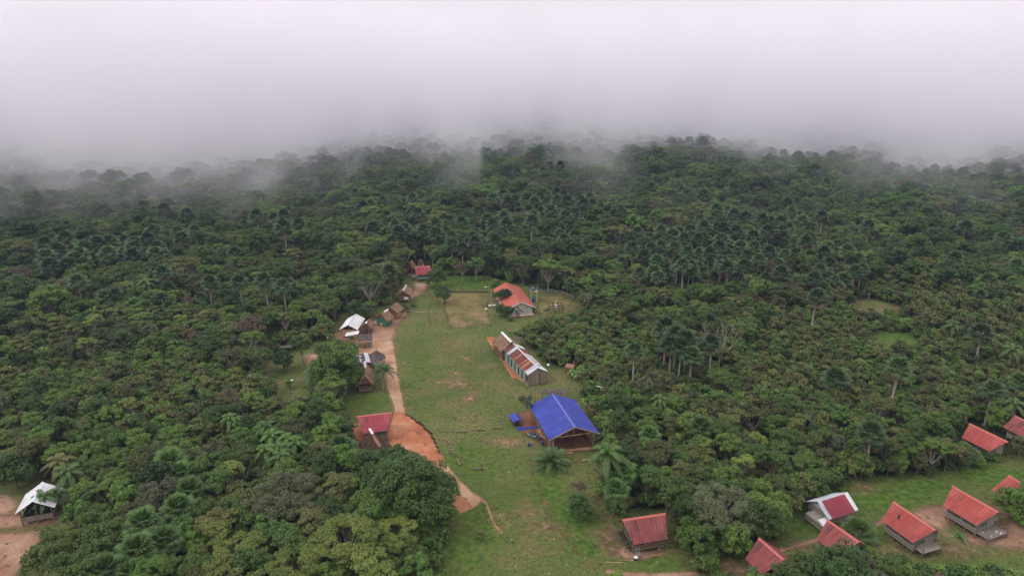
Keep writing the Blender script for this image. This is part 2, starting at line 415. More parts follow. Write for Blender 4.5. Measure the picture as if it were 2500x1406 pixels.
floor_c = ramp(t, noise_tex(t, .35, 5, p_), [(.35, (.016, .022, .008)), (.6, (.035, .045, .014)), (.75, (.06, .05, .025))])
lushc = mix(t, maprange(t, noise_tex(t, .8, 5, p_), .38, .68), (.035, .075, .012), (.095, .150, .024))
gc = mix(t, maprange(t, math_n(t, 'ADD', sp.outputs[2], math_n(t, 'MULTIPLY', math_n(t, 'SUBTRACT', edge, .5), .9)), .15, .8), gc, lushc)
wc = ramp(t, noise_tex(t, .7, 6, p_), [(.35, (.095, .060, .033)), (.55, (.17, .105, .062)), (.70, (.30, .19, .125))])
wfac = maprange(t, math_n(t, 'ADD', sp.outputs[1], math_n(t, 'MULTIPLY', math_n(t, 'SUBTRACT', edge, .5), 1.5)),   .30, .95, 0, .85)
gc = mix(t, wfac, gc, wc)
gfac = maprange(t, math_n(t, 'ADD', sp.outputs[0], math_n(t, 'MULTIPLY', math_n(t, 'SUBTRACT', edge, .5), .8)), .35, .65)
t.links.new(mix(t, gfac, floor_c, gc), b.inputs['Base Color'])
bump(t, b, gf, .8, .35)
gm = np_mesh('ground', verts, faces, m, {'cover': np.stack([grass, worn, lush], 1)})
g_o = bpy.data.objects.new('ground', gm); COL.objects.link(g_o); tag(g_o, kind='structure')

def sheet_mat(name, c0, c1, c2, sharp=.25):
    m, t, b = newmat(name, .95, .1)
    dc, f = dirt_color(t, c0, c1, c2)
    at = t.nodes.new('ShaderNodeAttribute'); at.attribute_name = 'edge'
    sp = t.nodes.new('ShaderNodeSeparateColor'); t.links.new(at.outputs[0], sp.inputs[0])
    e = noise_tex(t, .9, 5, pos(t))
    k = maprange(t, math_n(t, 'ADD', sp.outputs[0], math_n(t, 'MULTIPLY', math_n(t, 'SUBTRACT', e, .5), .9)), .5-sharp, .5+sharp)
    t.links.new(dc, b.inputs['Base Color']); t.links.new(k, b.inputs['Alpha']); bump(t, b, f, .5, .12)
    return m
M['dirt_tan'] = sheet_mat('tan_dirt', (.28, .155, .09), (.37, .225, .145), (.44, .29, .20), .18)
M['dirt_red'] = sheet_mat('red_dirt', (.26, .085, .042), (.36, .14, .072), (.42, .21, .125), .15)
M['dirt_brown'] = sheet_mat('brown_dirt', (.22, .115, .075), (.30, .175, .12), (.36, .24, .175), .35)
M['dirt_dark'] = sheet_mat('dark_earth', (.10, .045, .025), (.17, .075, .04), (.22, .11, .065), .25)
LVL = [0]
def sheet(name, polys, mat, soft=1.6, res=.5, lines=(), kind='structure'):
    """polys: pixel outlines; lines: (pixel polyline, half width m)"""
    LVL[0] += 1
    z = .004 * LVL[0]
    gp = [gpoly(p) for p in polys]; gl = [([tuple(W(x, y)[:2]) for x, y in l], hw) for l, hw in lines]
    allp = [q for p in gp for q in p] + [q for l, _ in gl for q in l]
    x0 = min(q[0] for q in allp)-3; x1 = max(q[0] for q in allp)+3; y0 = min(q[1] for q in allp)-3; y1 = max(q[1] for q in allp)+3
    X, Y = np.meshgrid(np.arange(x0, x1, res), np.arange(y0, y1, res)); sh = X.shape
    x = X.ravel(); y = Y.ravel(); d = np.full(len(x), -1e9)
    for p in gp: d = np.maximum(d, sdist(x, y, p))
    for l, hw in gl: d = np.maximum(d, sdist(x, y, l, False) + hw)
    e = np.clip(.5 + d/(2*soft), 0, 1)
    keep = (d > -soft*1.1).reshape(sh)
    cell = keep[:-1, :-1] & keep[1:, :-1] & keep[:-1, 1:] & keep[1:, 1:]
    j, i = np.nonzero(cell); n = sh[1]; a = j*n+i
    f = np.stack([a, a+1, a+1+n, a+n], 1)
    u, inv = np.unique(f, return_inverse=True)
    v = np.stack([x[u], y[u], np.full(len(u), z)], 1)
    me = np_mesh(name, v, inv.reshape(f.shape), mat, {'edge': e[u][:, None]})
    o = bpy.data.objects.new(name, me); COL.objects.link(o); tag(o, kind=kind); return o
m, t, b = newmat('dry_grass', .95, .1)
p_ = pos(t); dg = ramp(t, noise_tex(t, .14, 5, p_), [(.35, (.105, .098, .035)), (.5, (.165, .130, .058)), (.66, (.225, .150, .085))])
dg = mix(t, maprange(t, noise_tex(t, .6, 5, p_), .45, .7, 0, .6), dg, (.09, .10, .030))
at = t.nodes.new('ShaderNodeAttribute'); at.attribute_name = 'edge'; sp = t.nodes.new('ShaderNodeSeparateColor'); t.links.new(at.outputs[0], sp.inputs[0])
t.links.new(maprange(t, math_n(t, 'ADD', sp.outputs[0], math_n(t, 'MULTIPLY', math_n(t, 'SUBTRACT', noise_tex(t, .5, 5, p_), .5), 1.2)), .3, .8), b.inputs['Alpha'])
t.links.new(dg, b.inputs['Base Color']); M['drygrass'] = m
sheet('playing_field', [[(1098,715),(1197,715),(1196,735),(1190,760),(1200,790),(1150,796),(1102,800),(1090,770),(1083,748),(1088,730)], [(1318,722),(1372,722),(1420,745),(1385,762),(1330,768),(1312,762)]], M['drygrass'], 1.2, .5)
sheet('dirt_yard', [[(1000,762),(988,772),(972,792),(963,812),(957,833),(935,850),(905,850),(880,842),(862,834),(818,826),(812,812),(850,800),(880,790),(915,782),(940,768),(975,760)],
                    [(1010,686),(1040,694),(1046,702),(1028,716),(1012,726),(1000,736),(975,738),(985,722),(1008,712),(1012,700)],
                    [(992,655),(1012,668),(1030,676),(1018,681),(990,668)],
                    [(748,868),(775,858),(800,862),(778,880),(757,892),(747,885)]], M['dirt_brown'], 1.6)
sheet('dirt_road', [[(957,832),(962,850),(967,885),(972,920),(978,950),(985,985),(990,1012),(965,1012),(960,985),(952,965),(944,945),(934,905),(905,880),(880,880),(875,850),(905,836)],
                    [(1060,1100),(1078,1104),(1088,1132),(1115,1165),(1150,1200),(1182,1219),(1160,1236),(1122,1254),(1098,1218),(1075,1175),(1050,1140),(1020,1110)]], M['dirt_tan'], .8, .4)
sheet('eroded_clearing', [[(962,1006),(990,1010),(1010,1022),(1032,1042),(1056,1066),(1062,1084),(1073,1100),(1085,1125),(1060,1150),(1040,1120),(1000,1098),(965,1100),(940,1100),(935,1075),(948,1050),(957,1025)],
                          [(1100,1195),(1120,1205),(1140,1222),(1150,1236),(1122,1254),(1098,1220)],
                          [(860,1035),(880,1030),(890,1060),(880,1115),(865,1110),(866,1070)]], M['dirt_red'], .8, .4)
sheet('school_forecourt', [[(1184,823),(1216,823),(1238,860),(1262,890),(1290,918),(1296,936),(1280,934),(1262,925),(1250,922),(1236,900),(1212,862)]], M['dirt_red'], .5, .35)
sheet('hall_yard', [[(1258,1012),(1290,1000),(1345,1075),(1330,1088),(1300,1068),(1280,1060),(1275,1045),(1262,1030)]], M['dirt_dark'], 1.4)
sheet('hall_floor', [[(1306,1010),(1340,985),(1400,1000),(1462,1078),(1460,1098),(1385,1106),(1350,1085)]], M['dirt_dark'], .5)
sheet('house_apron', [[(1508,1345),(1522,1330),(1540,1345),(1600,1345),(1618,1340),(1620,1352),(1580,1362),(1530,1366),(1512,1358)]], M['dirt_brown'], .8)
sheet('footpath', [], M['dirt_tan'], .55, .2, [([(1176,1219),(1188,1230),(1195,1250),(1203,1272),(1216,1292),(1226,1300)], .22)])
sheet('worn_trail', [], M['drygrass'], 1.1, .3, [([(1292,1110),(1306,1165),(1330,1230),(1362,1290),(1400,1335),(1450,1385)], .2), ([(1048,700),(1056,728),(1044,762),(1052,800)], .2)])
sheet('front_path', [], M['dirt_brown'], .5, .3, [([(1486,1396),(1520,1401),(1600,1404),(1660,1402),(1700,1398)], .5)])
sheet('village_path', [], M['dirt_brown'], .6, .3, [([(1830,1368),(1900,1346),(1945,1332),(1995,1318),(2060,1305),(2110,1290),(2160,1272)], .42)])
sheet('hut_yard', [[(2228,1252),(2262,1238),(2318,1234),(2330,1270),(2300,1292),(2250,1275)], [(2300,1302),(2380,1310),(2470,1275),(2540,1300),(2540,1345),(2440,1332),(2360,1325)],
                   [(2420,1230),(2470,1228),(2540,1240),(2540,1262),(2450,1262)]], M['dirt_brown'], 1.4)
sheet('left_yard', [[(-40,1208),(22,1208),(46,1236),(30,1256),(-40,1256)], [(-40,1264),(60,1256),(150,1248),(140,1272),(80,1284),(-40,1292)], [(-40,1306),(60,1298),(118,1294),(104,1338),(58,1378),(18,1420),(-40,1420)]], M['dirt_brown'], 1.2)


# eroded bank along the east edge of the red clearing: a broken earth step with turf on top
bank = MB(); rb = random.Random(5)
bl = [W(*q) for q in [(988,1012),(1003,1018),(1016,1028),(1030,1039),(1044,1051),(1056,1064),(1061,1076),(1070,1092),(1074,1104),(1080,1116)]]
pl = []
for i in range(len(bl)-1):
    for k in range(6):
        p = bl[i].lerp(bl[i+1], k/6); pl.append(p + Vector((rb.uniform(-.35,.35), rb.uniform(-.25,.25), 0)))
hts = [.65*math.sin(math.pi*min(1, (i+.5)/len(pl)*1.05))**.5*rb.uniform(.7, 1.1) for i in range(len(pl))]
face_ = MB(); turf = MB()
for i in range(len(pl)-1):
    a, c = pl[i], pl[i+1]; n_ = Vector((.88, .47, 0))
    ha, hc = hts[i], hts[i+1]
    face_.quad(a + Vector((-.25,0,.01)), c + Vector((-.25,0,.01)), c + Vector((0,0,hc)), a + Vector((0,0,ha)))
    turf.quad(a + Vector((0,0,ha)), c + Vector((0,0,hc)), c + n_*5 - Vector((0,0,.02)), a + n_*5 - Vector((0,0,.02)))
mb_, t, b = newmat('bank_turf', .95, .1); gcol, gf = grass_color(t); t.links.new(gcol, b.inputs['Base Color']); bump(t, b, gf, .8, .3)
M['turf'] = mb_; M['earthface'] = mat_plain('dark_earth_face', (.06, .028, .018), .4, 1.5, .95)
tag(face_.build('earth_bank', M['earthface']), kind='structure'); tag(turf.build('bank_turf', M['turf']), kind='structure')
# ------------------------------------------------------------------ vegetation
def leaf_mat(name, dark, light, var=.35, hue=(.09,.07,.02), dry=0.0):
    m, t, b = newmat(name, .55, .35)
    at = t.nodes.new('ShaderNodeAttribute'); at.attribute_name = 'tint'
    sp = t.nodes.new('ShaderNodeSeparateColor'); t.links.new(at.outputs[0], sp.inputs[0])
    oi = t.nodes.new('ShaderNodeObjectInfo')
    c = mix(t, sp.outputs[0], dark, light)
    c = mix(t, maprange(t, oi.outputs['Random'], 0, 1, 0, .55), c, hue)
    c = mix(t, maprange(t, sp.outputs[1], .96, 1, 0, .5), c, (.16,.13,.05))
    r2 = math_n(t, 'FRACT', math_n(t, 'MULTIPLY', oi.outputs['Random'], 7.31))
    hs = t.nodes.new('ShaderNodeHueSaturation'); t.links.new(c, hs.inputs['Color'])
    t.links.new(maprange(t, r2, 0, 1, 1-var, 1+var), hs.inputs['Value'])
    t.links.new(hs.outputs[0], b.inputs['Base Color'])
    return m
M['leaf_dark'] = leaf_mat('dark_leaf', (.010,.030,.006), (.055,.122,.016), .35, (.050,.090,.013))
M['leaf_mid'] = leaf_mat('mid_leaf', (.014,.042,.006), (.090,.178,.018), .42, (.098,.132,.020))
M['leaf_bright'] = leaf_mat('bright_leaf', (.024,.066,.008), (.10,.19,.022), .25, (.06,.12,.02))
M['leaf_scrub'] = leaf_mat('scrub_leaf', (.032,.078,.010), (.135,.225,.030), .35, (.095,.135,.025))
M['leaf_yellow'] = leaf_mat('yellow_green_leaf', (.055,.095,.012), (.20,.25,.04), .2, (.10,.13,.03))
M['leaf_grey'] = leaf_mat('grey_green_leaf', (.034,.048,.018), (.135,.165,.068), .25, (.08,.085,.045))
M['leaf_olive'] = leaf_mat('olive_leaf', (.024,.042,.007), (.112,.145,.026), .40, (.10,.085,.03))
M['leaf_brown'] = leaf_mat('brown_leaf', (.06,.038,.022), (.15,.10,.065), .25, (.10,.06,.04))
M['palm_green'] = leaf_mat('palm_leaf', (.016,.042,.010), (.080,.145,.032), .4, (.045,.085,.02))
M['palm_dark_shaded'] = leaf_mat('dark_shaded_palm_leaf', (.011,.032,.010), (.058,.108,.030), .4, (.04,.075,.022))  # own dark tone, deepened to put the cloud's shade into the far palms
M['palm_bright'] = leaf_mat('bright_palm_leaf', (.025,.065,.010), (.085,.155,.024), .25, (.05,.10,.02))
M['palm_yellow'] = leaf_mat('yellowing_palm_leaf', (.07,.075,.015), (.21,.19,.05), .2, (.10,.12,.03))
M['palm_dead'] = leaf_mat('dead_palm_leaf', (.07,.040,.022), (.20,.125,.07), .25, (.12,.07,.04))
M['banana'] = leaf_mat('banana_leaf', (.045,.11,.015), (.13,.25,.045), .2, (.09,.17,.03))

def unit(v): return v / (np.linalg.norm(v, axis=1, keepdims=True) + 1e-9)
def leafcloud(rng, cen, rad, n, size, squash=1.0, low=-.35, sub=9, subr=.42, inner=.0):
    """leaf-sized faces on clumps of clumps; returns verts, faces, tint"""
    cen = np.asarray(cen, float); rad = np.asarray(rad, float)
    K = len(rad)
    # second level clumps
    d = unit(rng.normal(size=(K, sub, 3)).reshape(-1, 3)); d[:, 2] = np.where(d[:, 2] < low, -d[:, 2], d[:, 2])
    d = d.reshape(K, sub, 3)
    sc = cen[:, None, :] + d * (rad[:, None, None] * .68) * np.array([1, 1, squash])
    sr = rad[:, None] * subr * rng.uniform(.75, 1.25, (K, sub))
    SC = sc.reshape(-1, 3); SR = sr.ravel(); ltint = np.repeat(rng.uniform(0, 1, K), sub)*.5 + rng.uniform(0, 1, K*sub)*.5
    p = SR**2; p /= p.sum()
    idx = rng.choice(len(SR), n, p=p)
    u = unit(rng.normal(size=(n, 3))); u[:, 2] = np.where(u[:, 2] < low, -u[:, 2], u[:, 2])
    rr = rng.uniform(.62, 1.05, n)[:, None]
    P = SC[idx] + u * SR[idx][:, None] * rr * np.array([1, 1, max(squash, .55)])
    nrm = unit(u*.7 + np.array([0, 0, .55]) + rng.normal(size=(n, 3))*.42)
    a = unit(np.cross(nrm, unit(rng.normal(size=(n, 3))))); b = np.cross(nrm, a)
    s = (size * rng.uniform(.6, 1.3, n))[:, None]
    V = np.stack([P + a*s, P + b*s*.55, P - a*s, P - b*s*.55], 1)
    V[:, 0, 2] -= s[:, 0]*.25; V[:, 2, 2] -= s[:, 0]*.25
    ti = np.clip(.10 + .55*ltint[idx] + .35*rng.uniform(0, 1, n), 0, 1); t2 = rng.uniform(0, 1, n)
    T = np.repeat(np.stack([ti, t2], 1), 4, 0)
    return V.reshape(-1, 3), np.arange(4*n).reshape(n, 4), T
def crown_mesh(name, parts, mat):
    V = np.concatenate([p[0] for p in parts]); T = np.concatenate([p[2] for p in parts])
    F = []; o = 0
    for p in parts: F.append(p[1] + o); o += len(p[0])
    T3 = np.zeros((len(V), 3)); T3[:, :2] = T
    return np_mesh(name, V, np.concatenate(F), mat, {'tint': T3})
def trunk_mesh(name, h, r, tops, rng, mat, fork=.45, bend=.4, twigs=0):
    mb = MB(); bx, by = rng.uniform(-bend, bend, 2)
    zf = h*fork
    pts = [(bx*.5*math.sin(t*2.2), by*.5*math.sin(t*2.6), zf*t) for t in (0, .3, .65, 1)]
    mb.tube([(0, 0, -.4)] + pts[0:], [r*1.35, r*1.25, r, r*.85, r*.75], 7)
    base = Vector(pts[-1])
    for T in tops:
        T = Vector(T); st = Vector((pts[2])).lerp(base, rng.uniform(.2, 1)); mid = st.lerp(T, .5) + Vector((rng.uniform(-.3,.3), rng.uniform(-.3,.3), rng.uniform(-.5,.1)))
        mb.tube([st, mid, T], [r*.5, r*.32, r*.1], 5)
        for _ in range(twigs):
            e = T + Vector(rng.uniform(-1, 1, 3)*[1.1, 1.1, .9]) + Vector((0, 0, .6))
            s0 = mid.lerp(T, rng.uniform(.2, 1)); mb.tube([s0, s0.lerp(e, .5) + Vector(rng.uniform(-.2, .2, 3)), e], [r*.14, r*.09, r*.04], 3)
    me = bpy.data.meshes.new(name); me.from_pydata(mb.v, [], mb.f); me.materials.append(mat); return me

KINDS = {}     # name -> dict(crown, trunk, r, h, words)
def fib(n, jit, rng):
    k = np.arange(n) + .5; ph = np.pi*(1+5**.5)*k; z = 1 - k/n*1.05
    rr = np.sqrt(np.clip(1-z*z, 0, 1)); return np.stack([rr*np.cos(ph), rr*np.sin(ph), z], 1) + rng.normal(size=(n, 3))*jit
def kind_round(key, seed, mat, n=7140, leaf=.228, R_=3.6, Hh=4.6, z0=3.4, words='', bark='bark', lob=1.55, nl=16):
    rng = np.random.default_rng(seed)
    c = fib(nl, .12, rng)*np.array([R_-lob*.6, R_-lob*.6, Hh-lob*.6]) + np.array([0, 0, z0]); r = rng.uniform(.75, 1.25, nl)*lob
    ring = np.stack([np.cos(np.arange(7)*.9)*(R_-lob*.7), np.sin(np.arange(7)*.9)*(R_-lob*.7), rng.uniform(-.6, .3, 7)+z0], 1)
    c = np.concatenate([c, ring]); r = np.concatenate([r, rng.uniform(.7, 1.05, 7)*lob])
    cm = crown_mesh('crown', [leafcloud(rng, c, r, n, leaf)], M[mat])
    tm = trunk_mesh('trunk', z0+Hh*.5, .20, [tuple(q) for q in c[:6]*np.array([.8, .8, .9])], rng, M[bark])
    KINDS[key] = dict(crown=cm, trunk=tm, r=R_+.3, h=z0+Hh, words=words)
def kind_lumpy(key, seed, mat, n=7140, leaf=.228, R_=3.8, z0=6.0, Hh=4.2, nl=11, words='', bark='bark', lob=1.7, squash=.85, twigs=0, dens=1):
    rng = np.random.default_rng(seed)
    c = []
    while len(c) < nl:
        p = rng.uniform(-1, 1, 3)
        if p[0]**2+p[1]**2 < 1 and p[2] > -.5: c.append((p[0]*(R_-lob*.5), p[1]*(R_-lob*.5), z0 + (p[2]*.5+.5)*Hh*(1-.5*(p[0]**2+p[1]**2))))
    c = np.array(c); r = rng.uniform(.7, 1.3, nl)*lob
    cm = crown_mesh('crown', [leafcloud(rng, c, r, n, leaf, squash)], M[mat])
    tm = trunk_mesh('trunk', z0+Hh*.6, .19, [tuple(q) for q in c[:8]], rng, M[bark], .5, .8, twigs)
    KINDS[key] = dict(crown=cm, trunk=tm, r=R_+.2, h=z0+Hh+.8, words=words)
def kind_umbrella(key, seed, mat, n=6120, leaf=.213, R_=4.6, z0=8.6, nl=15, words='', bark='barkpale', lob=1.35, squash=.42, dome=1.6, twigs=2):
    rng = np.random.default_rng(seed)
    a = rng.uniform(0, 6.28, nl); q = np.sqrt(rng.uniform(.03, 1, nl))
    c = np.stack([np.cos(a)*q*(R_-.8), np.sin(a)*q*(R_-.8), z0 + dome*(1-q**2) + rng.uniform(-.5, .5, nl)], 1); r = rng.uniform(.7, 1.25, nl)*lob
    cm = crown_mesh('crown', [leafcloud(rng, c, r, n, leaf, squash, -.2, 10, .5)], M[mat])
    tm = trunk_mesh('trunk', z0, .17, [tuple(x-np.array([0, 0, .3])) for x in c], rng, M[bark], .42, .8, twigs)
    KINDS[key] = dict(crown=cm, trunk=tm, r=R_+.3, h=z0+dome+.6, words=words)
kind_round('roundA', 1, 'leaf_dark', words='rounded dark green tree')
kind_round('roundB', 2, 'leaf_mid', R_=3.2, Hh=5.2, words='tall rounded green tree')
kind_lumpy('lumpyA', 3, 'leaf_mid', words='lumpy mid green tree')
kind_lumpy('lumpyB', 4, 'leaf_dark', z0=7, nl=13, words='uneven dark green tree')
kind_lumpy('lumpyC', 5, 'leaf_olive', R_=3.5, nl=9, words='ragged olive green tree')
kind_lumpy('lumpyD', 6, 'leaf_mid', R_=4.4, nl=16, lob=1.5, z0=6.5, words='wide lobed green tree')
kind_lumpy('lumpyE', 16, 'leaf_dark', R_=3.2, nl=8, lob=1.5, z0=8, Hh=3, words='narrow dark green tree')
kind_umbrella('umbA', 7, 'leaf_mid', words='flat-topped green tree', n=4600)
kind_umbrella('umbB', 8, 'leaf_yellow', R_=4.2, n=3200, words='feathery yellow green tree')
kind_umbrella('umbC', 9, 'leaf_olive', R_=4.9, nl=18, n=4200, words='flat-topped olive tree')
kind_lumpy('greyA', 10, 'leaf_grey', n=4930, leaf=.182, nl=14, lob=1.5, bark='barkpale', twigs=7, words='thin grey green tree')
kind_lumpy('brightA', 11, 'leaf_bright', n=5100, leaf=.274, nl=8, lob=1.3, z0=5, words='bright green lumpy tree')
kind_umbrella('brightB', 12, 'leaf_bright', R_=3.4, n=4080, leaf=.258, z0=7, words='bright green spreading tree')
kind_lumpy('brownA', 13, 'leaf_brown', n=3060, leaf=.167, nl=12, lob=1.4, bark='barkpale', twigs=8, words='brownish thinning tree')
# large foreground trees, built with finer leaves
kind_round('mango', 21, 'leaf_dark', n=28900, leaf=.243, R_=8.2, Hh=9.2, z0=4.2, lob=2.5, nl=34, words='huge dense dark green mango tree')
kind_round('mangoB', 22, 'leaf_mid', n=16150, leaf=.228, R_=5.6, Hh=6.4, z0=3.6, lob=1.9, nl=26, words='large rounded green tree')
kind_umbrella('feather', 23, 'leaf_yellow', n=12750, leaf=.182, R_=6.2, z0=9.0, nl=26, lob=1.55, twigs=4, dome=2.4, words='feathery yellow green tree with pale branches')
kind_lumpy('greybig', 24, 'leaf_grey', n=22100, leaf=.167, R_=7.4, nl=32, lob=2.2, z0=5.0, Hh=6.0, bark='barkpale', twigs=9, words='large grey green tree with bare pale twigs')
# scrub
kind_lumpy('scrubA', 31, 'leaf_scrub', n=2550, leaf=.205, R_=1.9, z0=1.3, Hh=2.0, nl=7, lob=1.0, words='small green scrub tree')
kind_lumpy('scrubB', 32, 'leaf_olive', n=2210, leaf=.190, R_=1.7, z0=1.4, Hh=2.2, nl=6, lob=.95, words='small olive scrub tree')
kind_umbrella('scrubC', 33, 'leaf_bright', n=1530, leaf=.228, R_=1.9, z0=3.2, nl=7, lob=.8, dome=.7, words='small bright green spreading tree')
kind_lumpy('bushA', 34, 'leaf_dark', n=1530, leaf=.198, R_=1.6, z0=.5, Hh=1.2, nl=6, lob=.9, words='dark green bush')
kind_lumpy('bushB', 35, 'leaf_scrub', n=1360, leaf=.198, R_=1.5, z0=.4, Hh=1.0, nl=6, lob=.85, words='green bush')
kind_lumpy('bushC', 36, 'leaf_brown', n=850, leaf=.167, R_=1.4, z0=.5, Hh=1.2, nl=6, lob=.8, words='brownish dry bush')

# palms
def strip(V, F, T, p0, p1, p2, w, side, t):
    """two-segment narrow leaf"""
    n = len(V)
    V += [p0 - side*w*.3, p0 + side*w*.3, p1 - side*w, p1 + side*w, p2 - side*w*.15, p2 + side*w*.15]
    F += [(n, n+1, n+3, n+2), (n+2, n+3, n+5, n+4)]; T += [t]*6
def fan_leaf(V, F, T, rng, base, azi, elev, petiole, rad, nseg=20, droop=.5, t0=.5):
    d = np.array([math.cos(azi)*math.cos(elev), math.sin(azi)*math.cos(elev), math.sin(elev)])
    tip = base + d*petiole + np.array([0, 0, -.12*petiole])
    up = np.array([0, 0, 1.]); side = np.cross(d, up); side /= np.linalg.norm(side)+1e-6
    strip(V, F, T, base, (base+tip)/2 + up*.05, tip, .05, side, (.3, .5))
    nrm = np.cross(side, d)
    for i in range(nseg):
        a = (i/(nseg-1)-.5)*R(270)
        q = d*math.cos(a) + side*math.sin(a)
        l = rad*(.80+.2*math.cos(a))*rng.uniform(.9, 1.08)
        m_ = tip + q*l*.55 + nrm*.10*l; e = tip + q*l*.95 + np.array([0, 0, -droop*l*rng.uniform(.25, .6)])
        s2 = np.cross(q, nrm)
        strip(V, F, T, tip, m_, e, .075*rad, s2, (np.clip(t0+rng.uniform(-.3, .4), 0, 1), rng.uniform(0, .95)))
def frond(V, F, T, rng, base, azi, elev, Ln, nl=24, lw=.095, ll=.9, droop=1.0, t0=.5, up_leaf=.0):
    d = np.array([math.cos(azi), math.sin(azi), 0.]); up = np.array([0, 0, 1.]); side = np.array([-math.sin(azi), math.cos(azi), 0.])
    P = []
    for i in range(nl+1):
        s = i/nl; x = Ln*(s*math.cos(elev) + .12*s*s); z = Ln*(math.sin(elev)*s) - droop*Ln*.62*s**2.2
        P.append(base + d*x + up*z)
    for i in range(0, nl, 4):
        strip(V, F, T, P[i], P[min(i+2, nl)], P[min(i+4, nl)], .05, side, (.7, .3))
    for i in range(2, nl+1):
        s = i/nl; l = ll*math.sin(math.pi*min(1, .12+.83*s))**.6
        fw = (P[i]-P[i-1]); fw /= np.linalg.norm(fw)
        for sg in (-1, 1):
            q = side*sg*.85 + fw*.5
            m_ = P[i] + q*l*.55 + up*(.12+up_leaf)*l; e = P[i] + q*l - up*l*rng.uniform(.15, .5)
            strip(V, F, T, P[i], m_, e, lw*1.15, fw, (np.clip(t0+rng.uniform(-.3, .4), 0, 1), rng.uniform(0, .95)))
def arr(V, F, T, name, mat):
    T3 = np.zeros((len(V), 3)); T3[:, :2] = np.array(T)
    return np_mesh(name, np.array(V), np.array(F), mat, {'tint': T3})
def palm_trunk(h, r, lean, mat, rng):
    mb = MB(); pts = [(lean*(t**1.6), .3*lean*t*t, h*t - .3*(t == 0)) for t in (0, .25, .5, .75, 1)]
    mb.tube(pts, [r*1.5, r*1.1, r, r*.95, r*.9], 8)
    me = bpy.data.meshes.new('trunk'); me.from_pydata(mb.v, [], mb.f); me.materials.append(mat); return me, np.array(pts[-1])
def kind_fan(key, seed, h, lean=.3, n=26, rad=1.55, mat='palm_green', dead=7, words='', nseg=20):
    rng = np.random.default_rng(seed); tm, top = palm_trunk(h, .22, lean, M['barkpale'], rng)
    V, F, T = [], [], []
    for i in range(n):
        s = i/n; fan_leaf(V, F, T, rng, top, i*2.4+rng.uniform(-.2, .2), R(80-105*s), rng.uniform(1.5, 2.1), rad*rng.uniform(.9, 1.1), nseg, .35+.4*s, .75-.4*s)
    cm = arr(V, F, T, 'crown', M[mat]); V, F, T = [], [], []
    for i in range(dead):
        fan_leaf(V, F, T, rng, top, rng.uniform(0, 6.28), R(-62), rng.uniform(.9, 1.5), rad*.9, 10, .9)
    KINDS[key] = dict(crown=cm, trunk=tm, dead=arr(V, F, T, 'dead_leaves', M['palm_dead']) if dead else None, r=3.3, h=h+2.4, words=words, palm=True, hc=h)
def kind_feather(key, seed, h, n=16, Ln=4.2, mat='palm_green', lean=.8, r=.16, droop=1.0, words='', elev=70, ll=.85, dead=2, up_leaf=0, nl=30):
    rng = np.random.default_rng(seed)
    if h > .5: tm, top = palm_trunk(h, r, lean, M['barkpale'], rng)
    else: tm, top = palm_trunk(.8, .35, 0, M['bark'], rng)
    V, F, T = [], [], []
    for i in range(n):
        s = i/n; frond(V, F, T, rng, top, i*2.4+rng.uniform(-.25, .25), R(elev-(elev+22)*s), Ln*rng.uniform(.85, 1.1), nl, .07, ll, droop*rng.uniform(.8, 1.2), .7-.3*s, up_leaf)
    cm = arr(V, F, T, 'crown', M[mat]); V, F, T = [], [], []
    for i in range(dead): frond(V, F, T, rng, top, rng.uniform(0, 6.28), R(-30), Ln*.8, 18, .05, ll*.7, 1.2, .5)
    KINDS[key] = dict(crown=cm, trunk=tm, dead=arr(V, F, T, 'dead_leaves', M['palm_dead']) if dead else None, r=Ln*.8, h=h+2, words=words, palm=True, hc=max(h, .8))
kind_fan('fanA', 41, 9.5, .3, n=32, mat='palm_dark_shaded', words='tall fan palm')
kind_fan('fanB', 42, 6.5, -.4, n=30, rad=1.7, dead=9, words='drooping fan palm')
kind_fan('fanC', 43, 12.0, .5, n=30, mat='palm_dark_shaded', words='very tall fan palm')
kind_fan('fanbright', 52, 5.5, .2, n=30, rad=1.6, mat='palm_bright', dead=8, words='bright green fan palm')
kind_fan('fanyoung', 44, 1.4, 0, n=22, rad=1.35, mat='palm_bright', dead=2, words='young bright green fan palm')
kind_feather('coco', 45, 6.5, 16, 4.2, 'palm_green', 1.0, words='feather-leaved coconut palm')
kind_feather('cocoyellow', 46, 7.0, 15, 4.2, 'palm_yellow', .8, words='yellowing coconut palm')
kind_feather('plume', 47, 8.5, 13, 3.3, 'palm_bright', .5, .12, 1.25, ll=.75, words='bright plumed palm')
kind_feather('oilpalm', 48, 0, 24, 4.8, 'palm_green', 0, .3, .75, elev=78, ll=.75, dead=4, words='big low palm with arching fronds from the ground')
kind_feather('clump', 49, 2.8, 18, 3.9, 'palm_green', .3, .2, .9, words='low dark feather palm')
